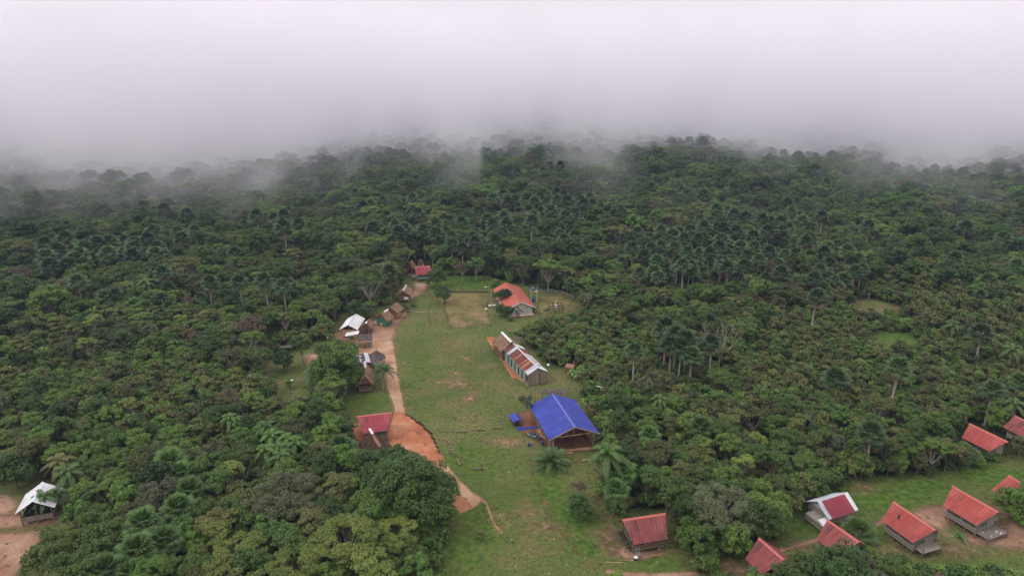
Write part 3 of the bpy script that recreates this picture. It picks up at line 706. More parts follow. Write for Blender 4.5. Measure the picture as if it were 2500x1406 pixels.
def kind_banana(key, seed):
    rng = np.random.default_rng(seed); mb = MB(); mb.tube([(0, 0, -.2), (0, 0, 1.0), (0, 0, 1.8)], [.16, .13, .08], 7)
    tm = bpy.data.meshes.new('trunk'); tm.from_pydata(mb.v, [], mb.f); tm.materials.append(M['green'])
    V, F, T = [], [], []
    for i in range(9):
        az = i*2.4; el = R(75-70*i/9); d = np.array([math.cos(az), math.sin(az), 0.]); side = np.array([-math.sin(az), math.cos(az), 0.]); up = np.array([0, 0, 1.]); Ln = rng.uniform(1.9, 2.5)
        P = [np.array([0, 0, 1.7]) + d*Ln*s*math.cos(el) + up*(Ln*s*math.sin(el) - 1.0*Ln*s**2.3*.6) for s in np.linspace(0, 1, 7)]
        for k in range(6):
            w0 = .34*math.sin(math.pi*(.05+.93*k/6))**.7; w1_ = .34*math.sin(math.pi*(.05+.93*(k+1)/6))**.7; n = len(V)
            for sg in (-1, 1):
                n = len(V); V += [P[k], P[k+1], P[k+1]+side*sg*w1_-up*.10, P[k]+side*sg*w0-up*.10]; F += [(n, n+1, n+2, n+3)]; T += [(rng.uniform(.4, 1), .3)]*4
    KINDS[key] = dict(crown=arr(V, F, T, 'crown', M['banana']), trunk=tm, dead=None, r=1.8, h=3.2, words='banana plant with broad pale green leaves', palm=True, hc=2.2)
kind_banana('banana', 51)

NAMES = {'mango': 'mango_tree', 'banana': 'banana_plant'}
def put_tree(key, x, y, s=1.0, label=None, group=None, rz=None, cat=None, zs=None, rng=random):
    k = KINDS[key]
    nm = NAMES.get(key, 'palm_tree' if k.get('palm') else ('bush' if key.startswith('bush') else 'tree'))
    cat = cat or {'palm_tree': 'palm tree', 'banana_plant': 'banana plant', 'bush': 'bush'}.get(nm, 'tree')
    z = float(terrain(x, y))
    root = thing(nm, label or k['words'], cat, (x, y, z), rng.uniform(0, 6.28) if rz is None else rz, group)
    root.scale = (s, s, zs or s)
    for part in ('trunk', 'crown', 'dead'):
        if k.get(part):
            o = bpy.data.objects.new({'dead': 'dead_leaves'}.get(part, part), k[part]); COL.objects.link(o); o.parent = root
    return root

PLACED = []   # x, y, radius
def at_crown(key, px, py, s=1.0, label=None, group=None, frac=None, rz=None, cat=None):
    """place a tree so that its crown centre stands at this photo position"""
    k = KINDS[key]; hc = (k.get('hc') or (k['h']*(frac or .68)))*s
    p = W(px, py, hc + 0)
    PLACED.append((p.x, p.y, k['r']*s*(1.25 if k.get('palm') else 1))); return put_tree(key, p.x, p.y, s, label, group, rz, cat)
# landmark trees one can tell apart in the photo
A = at_crown
A('mango', 1000, 1178, 1.0, 'huge dense dark green mango tree beside the dirt road')
A('mangoB', 925, 1148, 1.0, 'large dark tree left of the huge mango tree', )
A('mangoB', 925, 1232, .95, 'large rounded mid green tree in front of the huge mango tree')
A('mangoB', 1055, 1230, .8, 'rounded dark tree at the lower right foot of the huge mango tree')
A('brightA', 1042, 1272, .5, 'small bright green tree under the huge mango tree')
A('mangoB', 818, 884, 1.2, 'big dark green tree beside the ruined white roof')
A('mangoB', 815, 940, .55, 'low rounded dark tree behind the thatched hut on stilts')
A('feather', 850, 1325, .95, 'feathery yellow green tree at the bottom edge left of the lawn')
A('feather', 730, 1385, .8, 'feathery yellow green tree cut by the bottom edge below the grey tree')
A('feather', 960, 1310, .7, 'feathery yellow green tree nearest the lawn corner')
A('feather', 590, 1350, .72, 'small feathery yellow green tree between the fan palms and the grey tree')
A('umbB', 905, 1385, .9, 'yellow green tree low at the bottom edge by the lawn')
A('greybig', 700, 1205, .95, 'large grey green tree with bare pale twigs in the left foreground')
A('greyA', 385, 1208, 1.0, 'grey brown twiggy tree between two clusters of fan palms')
A('roundA', 1416, 1232, .62, 'small round dark tree on the grass below the big low palm')
A('brownA', 1412, 1190, .42, 'bare grey shrub behind the small round dark tree')
A('greybig', 1772, 1262, .86, 'large domed olive tree right of the red roofed house on stilts', frac=.45)
A('mangoB', 1868, 1262, .85, 'rounded green tree on the right side of the large domed tree', frac=.4)
A('mangoB', 1700, 1300, .6, 'round green tree just right of the red roofed house on stilts')
A('roundB', 1738, 1372, .42, 'small green tree in front of the large domed tree')
A('mango', 2050, 1398, .80, 'broad dark mango tree at the bottom edge in front of the red roofs')
A('mangoB', 1950, 1412, .75, 'dark green tree at the left end of the broad mango tree')
A('mangoB', 2165, 1392, .55, 'dark green tree at the right end of the broad mango tree')
A('mangoB', 2498, 1222, .72, 'dark green tree cut by the right edge beside the red roofs')
A('greyA', 1283, 982, .62, 'slender grey green tree at the left back corner of the blue roof')
A('roundA', 1066, 672, .95, 'dark tree at the far end of the dirt road')
A('roundA', 1080, 713, .80, 'round dark tree beside the goal post')
A('brightA', 1045, 688, .38, 'small bright green tree beside the far dirt road')
A('roundA', 1034, 662, .50, 'small dark tree in front of the farthest red roof')
A('brightB', 1162, 648, 1.05, 'pale bright green tree on a white trunk behind the small field')
A('brownA', 1128, 655, .8, 'bare brownish forked tree behind the small field')
A('lumpyA', 1218, 722, .62, 'green tree at the left front of the orange roofed building')
A('lumpyB', 1232, 720, .60, 'dark tree in front of the orange roofed building')
A('roundB', 1221, 752, .55, 'slender dark tree standing before the orange roof, left one'); A('roundB', 1239, 757, .52, 'slender dark tree standing before the orange roof, beside the palm')
A('roundB', 1210, 694, .65, 'dark tree behind the lamp post')
A('umbA', 1340, 660, 1.2, 'spreading tree on a pale forked trunk behind the water tower')
A('roundA', 690, 874, .72, 'small round tree standing alone on the left lawn')
A('lumpyD', 735, 843, .75, 'olive tree above the left lawn')
A('greyA', 1335, 758, .35, 'small dark shrub left of the playground frame')
A('scrubA', 1303, 752, .6, 'small shrub at the right corner of the orange roofed building')
A('scrubA', 705, 932, .7, 'narrow dark shrub on the left lawn')
A('scrubC', 672, 920, .6, 'small bright green shrub on the left lawn')
A('scrubB', 1175, 1299, .55, 'small yellow green bush on the front lawn')
A('roundB', 270, 1165, .72, 'rounded dark tree right of the white roofed house')
A('lumpyA', 200, 1195, .6, 'green tree close to the white roofed house')
A('mangoB', 215, 1110, .75, 'rounded dark green tree behind the yellowing palm')
A('brightA', 300, 1222, .95, 'bright green tree in front of the white roofed house')
A('brightA', 190, 1258, .9, 'bright green lumpy tree below the white roofed house')
A('mangoB', 250, 1300, .85, 'large green tree right of the lower left bare soil')
A('mangoB', 130, 1345, .78, 'large green tree over the lower left bare soil')
A('mangoB', 180, 1402, .8, 'dark green tree at the bottom edge in the lower left corner')
A('mangoB', 520, 1145, .85, 'rounded yellow green tree right of the upper fan palms')
A('mangoB', 520, 1260, .7, 'dark olive tree right of the middle fan palms')
A('mangoB', 450, 1390, .7, 'dark tree at the bottom edge right of the drooping fan palms')
A('roundA', 30, 1140, .95, 'dark tree at the left edge above the white roofed house')
A('umbA', 900, 690, 1.5, 'wide flat-topped tree with pale limbs left of the stilted thatched hut')
A('umbC', 945, 668, 1.2, 'flat-topped tree left of the farthest red roof')
A('roundA', 870, 752, .9, 'dark tree behind the white metal roof')
A('umbA', 905, 748, .55, 'small flat-topped tree above the thatched huts')
A('brownA', 612, 800, 1.1, 'reddish brown leafless tree in the left forest')
for px, py, s, l in ((417,1128,1.15,'fan palm at the left of the upper palm cluster'), (445,1158,1.0,'fan palm in the middle of the upper palm cluster'), (465,1195,1.0,'fan palm low in the upper palm cluster'),
                     (502,1180,.8,'fan palm at the right of the upper palm cluster'), (437,1245,1.05,'fan palm topping the lower palm cluster'), (356,1278,1.1,'fan palm in the middle of the lower palm cluster'),
                     (398,1318,1.0,'fan palm at the right of the lower palm cluster'), (340,1345,1.1,'fan palm with drooping brown leaves at the bottom left'), (262,1385,.9,'fan palm at the bottom edge, left of the cluster'),
                     (312,1398,.8,'fan palm at the bottom edge under the drooping leaves'), (455,1385,.5,'small fan palm at the bottom edge')):
    A('fanB', px, py, s, l)
A('fanB', 828, 1092, 1.0, 'fan palm left of the dark thatched hut')
A('fanyoung', 1048, 1350, 1.1, 'low fan palm at the bottom corner of the lawn')
A('plume', 1488, 1108, 1.3, 'bright plumed palm right of the blue roof'); A('fanbright', 1512, 1152, 1.2, 'bright fan palm beside the bright plumed palm'); A('fanB', 1500, 1195, .85, 'fan palm with brown leaves below the bright palms')
A('clump', 1472, 1075, .8, 'low feather palm at the right front corner of the blue roof')
A('oilpalm', 1346, 1128, 1.15, 'big low palm with arching fronds in front of the blue roof')
A('coco', 932, 905, .85, 'coconut palm between the thatched hut and the dirt road')
A('coco', 926, 893, .6, 'shorter coconut palm behind the roadside coconut palm')
A('clump', 780, 905, 1.15, 'feather palm in front of the big dark tree on the left lawn')
A('cocoyellow', 138, 1130, .85, 'yellowing coconut palm behind the white roofed house')
A('coco', 172, 1148, .85, 'green coconut palm beside the yellowing palm'); A('coco', 118, 1207, .7, 'dark coconut palm in front of the white roof'); A('coco', 150, 1202, .62, 'short coconut palm right of the white roof')
A('plume', 562, 1018, .85, 'slender palm standing alone in the left forest'); A('plume', 577, 1026, .75, 'slender shorter palm next to the lone left palm')
for px, py in ((652,1040),(668,1062),(700,1075),(682,1092),(718,1082),(650,1100),(690,1112)): A('plume', px, py, .95, 'bright plumed palm in the group left of the fan palm', 'group of bright plumed palms')
A('clump', 1255, 752, .9, 'dark palm in front of the orange roofed building')
for px, py, s in ((1628,800,1.25),(1652,822,1.3),(1676,832,1.3),(1662,850,1.2),(1690,868,1.1),(1640,845,1.15),(1700,880,.8)): A('fanA', px, py, s, 'fan palm in the cluster left of the bare tree', 'fan palm cluster by the bare tree')
A('fanB', 1712, 1045, 1.0, 'lone fan palm in the forest right of the blue roof'); A('fanB', 1582, 1060, .8, 'fan palm close to the right of the blue roof'); A('plume', 1610, 975, .8, 'slender palm above the blue roof in the right forest')
A('fanyoung', 2092, 1302, 1.3, 'bright young fan palm in front of the red roofs'); A('plume', 2345, 1312, .55, 'small plumed palm left of the hut with a deck')
A('fanC', 695, 555, 1.5, 'lone palm on a tall pale trunk above the left forest')
for px, py, s in ((2060,905,.7),(2110,890,.6),(2470,850,1.0),(2330,790,.9),(2480,985,.9)): A('plume', px, py, s, 'small palm standing in the right hand scrub', 'palms in the right hand scrub')
for px, py, l in ((1266,806,'banana plant behind the far end of the long school'), (1300,826,'banana plant behind the long school'), (1398,905,'banana plant by the brick outhouse'), (1412,908,'larger banana plant by the brick outhouse'), (215,1166,'banana plant right of the white roofed house'),
                  (603,968,'banana plant in the left forest'), (1430,975,'banana plant behind the blue roof'), (1570,985,'banana plant in the right forest'), (800,815,'banana plant left of the white metal roof')):
    A('banana', px, py, 1.0, l)

for q_, (px, py, s, l) in enumerate(((2225,1385,1.2,'green bushes in front of the red roofed houses'),(2260,1392,1.3,''),(2300,1385,1.2,''),(2340,1392,1.4,''),(2385,1388,1.2,''),(2430,1395,1.3,''),(2470,1390,1.2,''),(2280,1402,1.3,''),(2410,1404,1.3,''),(2205,1362,.9,''),
    (1500,1402,.9,''),(1712,1350,1.0,''),(1755,1395,.9,''),(980,752,1.0,''),(985,745,1.0,''),(1000,752,.8,''),(1010,740,.8,''),(1395,770,1.2,''),(1370,778,1.2,''),(1330,782,1.2,''),(1290,800,1.1,''),(1245,775,.8,''))):
    kk = ('bushB','bushA','bushB','bushC')[q_ % 4] if q_ != 3 else 'bushA'
    zone = 'at the bottom edge in front of the red roofs' if px > 2100 else ('by the red roofed house on stilts' if px > 1480 else ('behind the thatched huts' if px < 1100 else 'below the orange roofed building'))
    A(kk, px, py, s, KINDS[kk]['words'] + ' ' + zone, 'bushes ' + zone)

# the bare tree in the right hand forest
def bare_tree():
    p = W(1755, 893, 0); root = thing('bare_tree', 'leafless tree with pale bare branches spread wide', 'tree', (p.x, p.y, 0)); rng = np.random.default_rng(77)
    tr = MB(); tr.tube([(0,0,-.3),(0,0,1.5),(.1,0,2.6)], [.5,.42,.36], 8); tips = []
    def grow(st, d, ln, r, dep):
        d = d.normalized(); mid = st + d*ln*.5; e = st + d*ln + Vector((0,0,.12*ln)); tr.tube([st, mid, e], [r, r*.8, r*.6], 5)
        if dep == 0: tips.append(e); return
        for k in range(2 if dep > 1 else 3):
            nd = d + Vector(rng.uniform(-.55,.55,3)) + Vector((0,0,.4)); grow(e if k else mid.lerp(e,.6), nd, ln*rng.uniform(.6,.8), r*.6, dep-1)
    for a, el in ((0,.85),(.9,1.1),(2.2,1.0),(3.1,.8),(4.0,1.1),(5.2,1.2),(1.6,1.4)):
        grow(Vector((0,0,2.2)), Vector((math.cos(a)*math.cos(el), math.sin(a)*math.cos(el), math.sin(el))), rng.uniform(4.0,5.0), .14, 3)
    tr.build('trunk', M['barkpale'], root)
    cl = leafcloud(rng, np.array([tuple(t) for t in tips[::3]]), np.full(len(tips[::3]), .5), 700, .2); o = bpy.data.objects.new('crown', crown_mesh('crown', [cl], M['leaf_olive'])); COL.objects.link(o); o.parent = root
    PLACED.append((p.x, p.y, 7)); PLACED.append((p.x, p.y-6, 4))
bare_tree()
for q_ in ((1760,1395),(1800,1400),(1730,1400),(1780,1440),(1840,1420)): v_ = W(*q_, 0); PLACED.append((v_.x, v_.y, 5))

# ------------------------------------------------------------------ the forest
# outlines in the photo that no crown may cover (clearings, roofs)
ROOFS = [[(2343,1030),(2370,1024),(2470,1076),(2440,1100),(2340,1074)], [(2458,1010),(2480,1003),(2540,1035),(2540,1085),(2458,1060)],
         [(1990,1225),(2060,1195),(2095,1250),(2020,1285),(1960,1235)], [(1195,680),(1240,680),(1320,750),(1310,780),(1250,790),(1195,760)],
         [(985,632),(1055,632),(1055,690),(990,690)], [(1290,650),(1315,650),(1315,742),(1290,742)],
         [(1380,885),(1405,885),(1405,918),(1380,918)], [(1256,815),(1280,815),(1280,850),(1256,850)], [(820,762),(895,762),(895,830),(820,830)]]
EXTRA = [[(1500,780),(1500,900),(1480,900),(1480,780)]][:0]
SCRUB = [[(1270,780),(1430,745),(1520,760),(1560,800),(1600,900),(1560,960),(1440,960),(1420,910),(1345,880)],
         [(1700,900),(1850,800),(1950,715),(2150,680),(2300,700),(2560,780),(2560,1010),(2250,1010),(2000,990),(1780,960)],
         [(2180,1330),(2500,1345),(2500,1420),(2180,1420)], [(600,815),(820,780),(820,850),(640,880)], [(0,890),(300,850),(640,900),(660,980),(300,960),(0,960)]]
SEC = [[(1430,760),(1900,735),(2100,715),(2600,690),(2600,1190),(1900,1190),(1460,1120),(1440,960)], [(-60,830),(640,830),(760,980),(620,1120),(-60,1120)]]
PALMSW = [[(1530,610),(1920,600),(1900,720),(1540,720)], [(860,520),(1500,520),(1500,640),(1050,650),(900,600)], [(120,640),(420,640),(420,780),(120,780)], [(1640,640),(2120,650),(2100,720),(1660,720)]]
rng = np.random.default_rng(2024); pr = random.Random(99)
JX = rng.normal(0, 1, 200000)
def ok_px(X, Y, h, r, pad=0):
    Z = terrain(X, Y); bad = np.zeros(len(X), bool)
    tests = [(0, 0.02), (0, .5), (0, 1.0), (.8, .75), (-.8, .75), (.45, .98), (-.45, .98)]
    for dx, fz in tests:
        px, py = PX(X + dx*r, Y, Z + fz*h)
        for q_, P_ in enumerate(CLEAR + ROOFS): bad |= inpoly(px, py, P_) if not 3 <= q_ <= 5 else inpoly(px + JX[:len(X)]*11, py + JX[::-1][:len(X)]*4, P_)
    return ~bad
def thin(X, Y, rad, seedlist):
    """dart throwing: keep candidates whose spacing is at least the sum of radii scaled"""
    cell = 6.0; grid = {}
    def key(x, y): return (int(x//cell), int(y//cell))
    for x, y, r in seedlist: grid.setdefault(key(x, y), []).append((x, y, r))
    keep = []
    for i in range(len(X)):
        x, y, r = X[i], Y[i], rad[i]; kx, ky = key(x, y); good = True; reach = 3 if r > 3 else 2
        for a in range(kx-reach, kx+reach+1):
            for b_ in range(ky-reach, ky+reach+1):
                for (u, v, q) in grid.get((a, b_), ()):
                    if (x-u)**2+(y-v)**2 < ((r+q)*.62)**2: good = False; break
                if not good: break
            if not good: break
        if good: grid.setdefault((kx, ky), []).append((x, y, r)); keep.append(i)
    return np.array(keep)
NC = 110000
ang = rng.uniform(-.70, .70, NC); rr = np.sqrt(rng.uniform(80**2, 840**2, NC))
CX = rr*np.sin(ang); CY = rr*np.cos(ang)
# more candidates near the camera, where trees are smaller
n2 = 60000; ang2 = rng.uniform(-.80, .80, n2); r2 = np.sqrt(rng.uniform(84**2, 380**2, n2))
CX = np.concatenate([CX, r2*np.sin(ang2)]); CY = np.concatenate([CY, r2*np.cos(ang2)])
sh_ = rng.permutation(len(CX)); CX = CX[sh_]; CY = CY[sh_]
D = np.hypot(CX, CY)
ppx, ppy = PX(CX, CY, terrain(CX, CY)+4)
inscrub = np.zeros(len(CX), bool); inpalm = np.zeros(len(CX), bool)
for P_ in SCRUB: inscrub |= inpoly(ppx, ppy, P_)
insec = np.zeros(len(CX), bool)
for P_ in SEC: insec |= inpoly(ppx, ppy, P_)
for P_ in PALMSW: inpalm |= inpoly(ppx, ppy, P_)
patch = np.sin(CX*.021+2)*np.cos(CY*.018)+.6*np.sin(CX*.05-CY*.043)
base_s = .64 + .28*smooth(D, 200, 520) + .16*patch*smooth(D, 150, 300)
sc = base_s*rng.uniform(.62, 1.4, len(CX))
emerg = rng.uniform(0, 1, len(CX)) > .94; sc = np.where(emerg & (D > 260), sc*1.35, sc)
BK = ['lumpyA','lumpyB','lumpyC','lumpyD','lumpyE','roundA','roundB','umbA','umbB','umbC','greyA','brightA','brightB','brownA']
BW = np.array([.11,.24,.06,.07,.16,.13,.05,.06,.01,.05,.035,.012,.01,.012]); BW /= BW.sum()  # far mix leans to dark-leaved kinds, imitating the cloud's shade in leaf colour
BWn = np.array([.17,.12,.11,.12,.06,.08,.09,.06,.03,.04,.05,.05,.04,.015]); BWn /= BWn.sum()
kidx = np.where(D > 280, rng.choice(len(BK), len(CX), p=BW), rng.choice(len(BK), len(CX), p=BWn))
kinds = np.array(BK, object)[kidx]
SK = np.array(['scrubA','scrubB','scrubC','bushA','bushB','bushC','lumpyC','brightA'], object)
ks = SK[rng.choice(8, len(CX), p=[.33,.22,.08,.10,.15,.03,.05,.04])]
inlow = inpoly(ppx, ppy, LOW)
u_ = rng.uniform(0, 1, len(CX)); secs = insec & (u_ < .55); sect = insec & ~secs & ~inscrub
kinds = np.where(secs & ~inscrub, SK[rng.choice(8, len(CX), p=[.40,.26,.09,.06,.08,.03,.04,.04])], kinds)
sc = np.where(sect, rng.uniform(.42, .80, len(CX)), sc); sc = np.where(secs, rng.uniform(.7, 1.5, len(CX)), sc); sc = np.where(secs & np.isin(kinds, ['lumpyC','brightA']), rng.uniform(.4, .6, len(CX)), sc)
kinds = np.where(inscrub, ks, kinds); 
big_in_scrub = inscrub & np.isin(kinds, ['lumpyC','brightA']); sc = np.where(inscrub, rng.uniform(.5, 1.15, len(CX)), sc); sc = np.where(big_in_scrub, rng.uniform(.3, .5, len(CX)), sc)
kinds = np.where(inlow, np.array(['bushB','scrubA','bushB','bushA','scrubC'], object)[rng.integers(0, 5, len(CX))], kinds); sc = np.where(inlow, rng.uniform(.35, .75, len(CX)), sc)
pal = rng.uniform(0, 1, len(CX)); pal = np.where(inlow, 1, pal); ispalm = (inpalm & (pal < .42)) | (~inscrub & ~insec & (D > 230) & (pal < .015)) | (insec & ~inscrub & (pal < .0015)) | (inscrub & (pal < .002))
kp = np.array(['fanA','fanB','fanC','plume','clump'], object)[rng.choice(5, len(CX), p=[.42,.25,.23,.07,.03])]
kinds = np.where(ispalm, kp, kinds); sc = np.where(ispalm, rng.uniform(.65, 1.3, len(CX))*np.where(D > 300, 1.1, .95), sc)
RR = np.array([KINDS[k]['r'] for k in kinds])*sc; HH = np.array([KINDS[k]['h'] for k in kinds])*sc
good = ok_px(CX, CY, HH, RR)
# keep the dish of the crest: nothing needed far beyond it, or outside the picture by more than a tree
ix, iy = PX(CX, CY, terrain(CX, CY)+8); good &= (ix > -170) & (ix < 2670) & (iy < 1560)
idx = np.nonzero(good)[0]
order = idx[np.argsort(-RR[idx] + rng.uniform(-1.2, 1.2, len(idx)), kind='stable')]
PLc = [(a, b_, c*.9) for a, b_, c in PLACED]
kp_i = thin(CX[order], CY[order], RR[order]*np.where(ispalm[order], .75, np.where(insec[order] | inscrub[order], .80, .88)), PLc); sel = order[kp_i]
print('forest trees', len(sel))
sel = sel[np.argsort(D[sel])]
is_p = np.array([bool(KINDS[k].get('palm')) for k in kinds[sel]])
isb = np.array([k.startswith('bush') for k in kinds[sel]])
bx, by = PX(CX[sel], CY[sel], terrain(CX[sel], CY[sel]) + HH[sel]*.8)
inview = (bx > 10) & (bx < 2490) & (by > 300) & (by < 1400)
def where_words(px, py):
    if py > 1180: v = 0
    elif py > 980: v = 1
    elif py > 820: v = 2
    elif py > 680: v = 3
    else: v = 4
    if px < 330:   T = ['by the white roofed house', 'above the white roofed house', 'at the left edge above the palms', 'at the left edge, mid height', 'in the far left forest']
    elif px < 620: T = ['among the lower left fan palms', 'above the left fan palm cluster', 'in the left forest beside the lawn', 'in the left forest below the mist', 'in the left forest under the mist']
    elif px < 900: T = ['in front of the dark hut', 'left of the roadside red roof', 'around the left lawn', 'behind the white metal roof', 'far beyond the white metal roof']
    elif px < 1250: T = ['at the foot of the front lawn', 'beside the main lawn', 'at the edge of the pitch', 'behind the small fenced field', 'past the far red roof']
    elif px < 1500: T = ['near the small round dark tree', 'just behind the blue roof', 'right of the long school', 'right of the climbing frame', 'behind the water tower']
    elif px < 1800: T = ['beside the lone stilted house', 'in the forest right of the blue roof', 'below the bare tree', 'around the bare tree\'s palms', 'in the palm swamp']
    elif px < 2150: T = ['left of the maroon patched roof', 'above the maroon patched roof', 'in the scrub right of the bare tree', 'left of the cleared oval plot', 'beyond the cleared oval plot']
    else: T = ['in front of the lower right roofs', 'beside the upper right red roofs', 'in the scrub at the right edge', 'right of the cleared oval plot', 'in the far right forest']
    return T[v]
nt_, np_ = 0, 0; stuff = []
tree_cap = 205; palm_cap = 90
for j, i in enumerate(sel):
    if not inview[j] or (is_p[j] and np_ >= palm_cap) or (not is_p[j] and nt_ >= tree_cap + 0):
        stuff.append(i); continue
    k = kinds[i]; ww = where_words(bx[j], by[j])
    lab = KINDS[k]['words'] + ' ' + ww; gr = KINDS[k]['words'] + 's ' + ww
    put_tree(k, CX[i], CY[i], sc[i], lab, gr, rng=pr)
    if is_p[j]: np_ += 1
    else: nt_ += 1
print('individual trees', nt_, np_, 'stuff', len(stuff))

# instancing of the rest: one object, points carrying kind, turn and size
def scatter(name, pts, names, label=None, cat=None):
    used = sorted(set(names))
    me = bpy.data.meshes.new(name); me.vertices.add(len(pts)); me.vertices.foreach_set('co', np.array([p[:3] for p in pts], np.float32).ravel())
    for an, ty, vals in (('kid', 'INT', [used.index(n) for n in names]), ('turn', 'FLOAT', [p[3] for p in pts]), ('siz', 'FLOAT', [p[4] for p in pts])):
        a = me.attributes.new(an, ty, 'POINT'); a.data.foreach_set('value', np.array(vals, np.int32 if ty == 'INT' else np.float32))
    o = bpy.data.objects.new(name, me); COL.objects.link(o)
    ng = bpy.data.node_groups.new(name, 'GeometryNodeTree')
    ng.interface.new_socket('Geometry', in_out='INPUT', socket_type='NodeSocketGeometry'); ng.interface.new_socket('Geometry', in_out='OUTPUT', socket_type='NodeSocketGeometry')
    nd = ng.nodes.new; ln = ng.links.new
    gi = nd('NodeGroupInput'); go = nd('NodeGroupOutput'); jn = nd('GeometryNodeJoinGeometry')
    def attr(nm, ty):
        a = nd('GeometryNodeInputNamedAttribute'); a.data_type = ty; a.inputs['Name'].default_value = nm; return a.outputs['Attribute']
    kid, turn, siz = attr('kid', 'INT'), attr('turn', 'FLOAT'), attr('siz', 'FLOAT')
    cmb = nd('ShaderNodeCombineXYZ'); ln(turn, cmb.inputs[2])
    for q, kn in enumerate(used):
        cmp_ = nd('FunctionNodeCompare'); cmp_.data_type = 'INT'; cmp_.operation = 'EQUAL'
        ia = [s for s in cmp_.inputs if s.type == 'INT']; ln(kid, ia[0]); ia[1].default_value = q
        for part in ('crown', 'trunk', 'dead'):
            if not KINDS[kn].get(part) or (part == 'trunk' and kn.startswith('bush')): continue
            src = SRC[(kn, part)]
            oi = nd('GeometryNodeObjectInfo'); oi.transform_space = 'ORIGINAL'; oi.inputs['Object'].default_value = src; oi.inputs['As Instance'].default_value = True
            ip = nd('GeometryNodeInstanceOnPoints'); ln(gi.outputs[0], ip.inputs['Points']); ln(cmp_.outputs[0], ip.inputs['Selection'])
            ln(oi.outputs['Geometry'], ip.inputs['Instance']); ln(cmb.outputs[0], ip.inputs['Rotation']); ln(siz, ip.inputs['Scale']); ln(ip.outputs[0], jn.inputs[0])
    ln(jn.outputs[0], go.inputs[0])
    mod = o.modifiers.new('scatter', 'NODES'); mod.node_group = ng
    tag(o, label, cat, None, 'stuff'); return o
# every kind has at least one tree standing in the scene; its meshes serve as the instance sources
SRC = {}
for o in bpy.data.objects:
    if o.type == 'MESH' and o.parent is not None:
        for kn, k in KINDS.items():
            for part in ('crown', 'trunk', 'dead'):
                if k.get(part) is o.data and (kn, part) not in SRC: SRC[(kn, part)] = o
for kn, k in KINDS.items():
    if (kn, 'crown') not in SRC: print('no source for', kn)
def have(kn): return (kn, 'crown') in SRC
far_pts, far_names = [], []
for i in stuff:
    kn = kinds[i] if have(kinds[i]) else 'lumpyA'
    far_pts.append((CX[i], CY[i], float(terrain(CX[i], CY[i])), pr.uniform(0, 6.28), sc[i])); far_names.append(kn)
scatter('forest', far_pts, far_names, 'dense rainforest canopy spreading away under the mist', 'forest')
# undergrowth between the trees
nu = 40000; a_ = rng.uniform(-.80, .80, nu); q_ = np.sqrt(rng.uniform(84**2, 420**2, nu)); ux = q_*np.sin(a_); uy = q_*np.cos(a_)
us = rng.uniform(.7, 1.7, nu)*np.where(q_ > 250, 1.4, 1.0)
g_ = ok_px(ux, uy, 2.6*us, 1.6*us)
ix, iy = PX(ux, uy, 2); g_ &= (ix > -100) & (ix < 2600) & (iy < 1500)
ui = np.nonzero(g_)[0]; ui = ui[thin(ux[ui], uy[ui], us[ui]*1.15, [])]
UK = [k for k in ('bushA','bushB','scrubB','scrubA','bushC') if have(k)]
print('undergrowth', len(ui), UK)
scatter('undergrowth', [(ux[i], uy[i], float(terrain(ux[i], uy[i])), pr.uniform(0, 6.28), us[i]) for i in ui], [UK[pr.randrange(len(UK) if pr.random() < .3 else min(3, len(UK)))] for i in ui], 'low tangled undergrowth between the forest trees', 'undergrowth')
# ------------------------------------------------------------------ buildings
def frame(r0, r1, e0, zr, ze):
    """ridge ends and one eave corner (photo pixels at their heights) -> centre, angle, length, half width"""
    a = W(*r0, zr); b = W(*r1, zr); e = W(*e0, ze)
    L_ = (b-a).xy.length; ux = (b-a).xy/L_; n = Vector((-ux.y, ux.x))
    return ((a+b)/2).xy, math.atan2(ux.y, ux.x), L_, abs((e-a).xy.dot(n)), (e-a).xy.dot(n) > 0
def roof_slope(name, mat, root, L_, w, zr, ze, side, th=.07, irr=0, x0=None, x1=None, seed=0, nx=None, sag=0, y0f=0.0, y1f=1.0, lift=0, ex=None):
    """one roof slope from the ridge (y=0) to the eave (y=side*w); irr roughens the edges (thatch)"""
    x0 = -L_/2 if x0 is None else x0; x1 = L_/2 if x1 is None else x1
    rn = random.Random(seed*7+int(side)); nx = nx or (14 if irr else 2); ny = 6 if irr else 2
    mb = MB(); top = []
    for i in range(nx+1):
        row = []
        for j in range(ny+1):
            u = i/nx; v = y0f + (y1f-y0f)*j/ny; xa, xb = (x0, x1) if ex is None else (x0+(ex[0]+L_/2)*v, x1+(ex[1]-L_/2)*v); x = xa+(xb-xa)*u; y = side*w*v; z = zr+(ze-zr)*v + lift
            if irr:
                if j == ny: y += side*rn.uniform(-1, .8)*irr; z += rn.uniform(-.8, .5)*irr
                if i in (0, nx): x += rn.uniform(-1, 1)*irr*.7
                z += rn.uniform(-.35, .35)*irr - sag*math.sin(math.pi*v)*.5
            row.append((x, y, z))
        top.append(row)
    K = (nx+1)*(ny+1)
    for r in top: mb.v += r
    for r in top: mb.v += [(x, y, z-th) for x, y, z in r]
    ix = lambda i, j: i*(ny+1)+j
    for i in range(nx):
        for j in range(ny):
            a, b_, c, d = ix(i,j), ix(i+1,j), ix(i+1,j+1), ix(i,j+1); mb.f.append((a,b_,c,d)); mb.f.append((K+d,K+c,K+b_,K+a))
    for i in range(nx):
        for j in (0, ny): a, b_ = ix(i,j), ix(i+1,j); mb.f.append((a, b_, K+b_, K+a))
    for j in range(ny):
        for i in (0, nx): a, b_ = ix(i,j), ix(i,j+1); mb.f.append((a, b_, K+b_, K+a))
    o = mb.build(name, mat, root)
    bmod = None
    return o
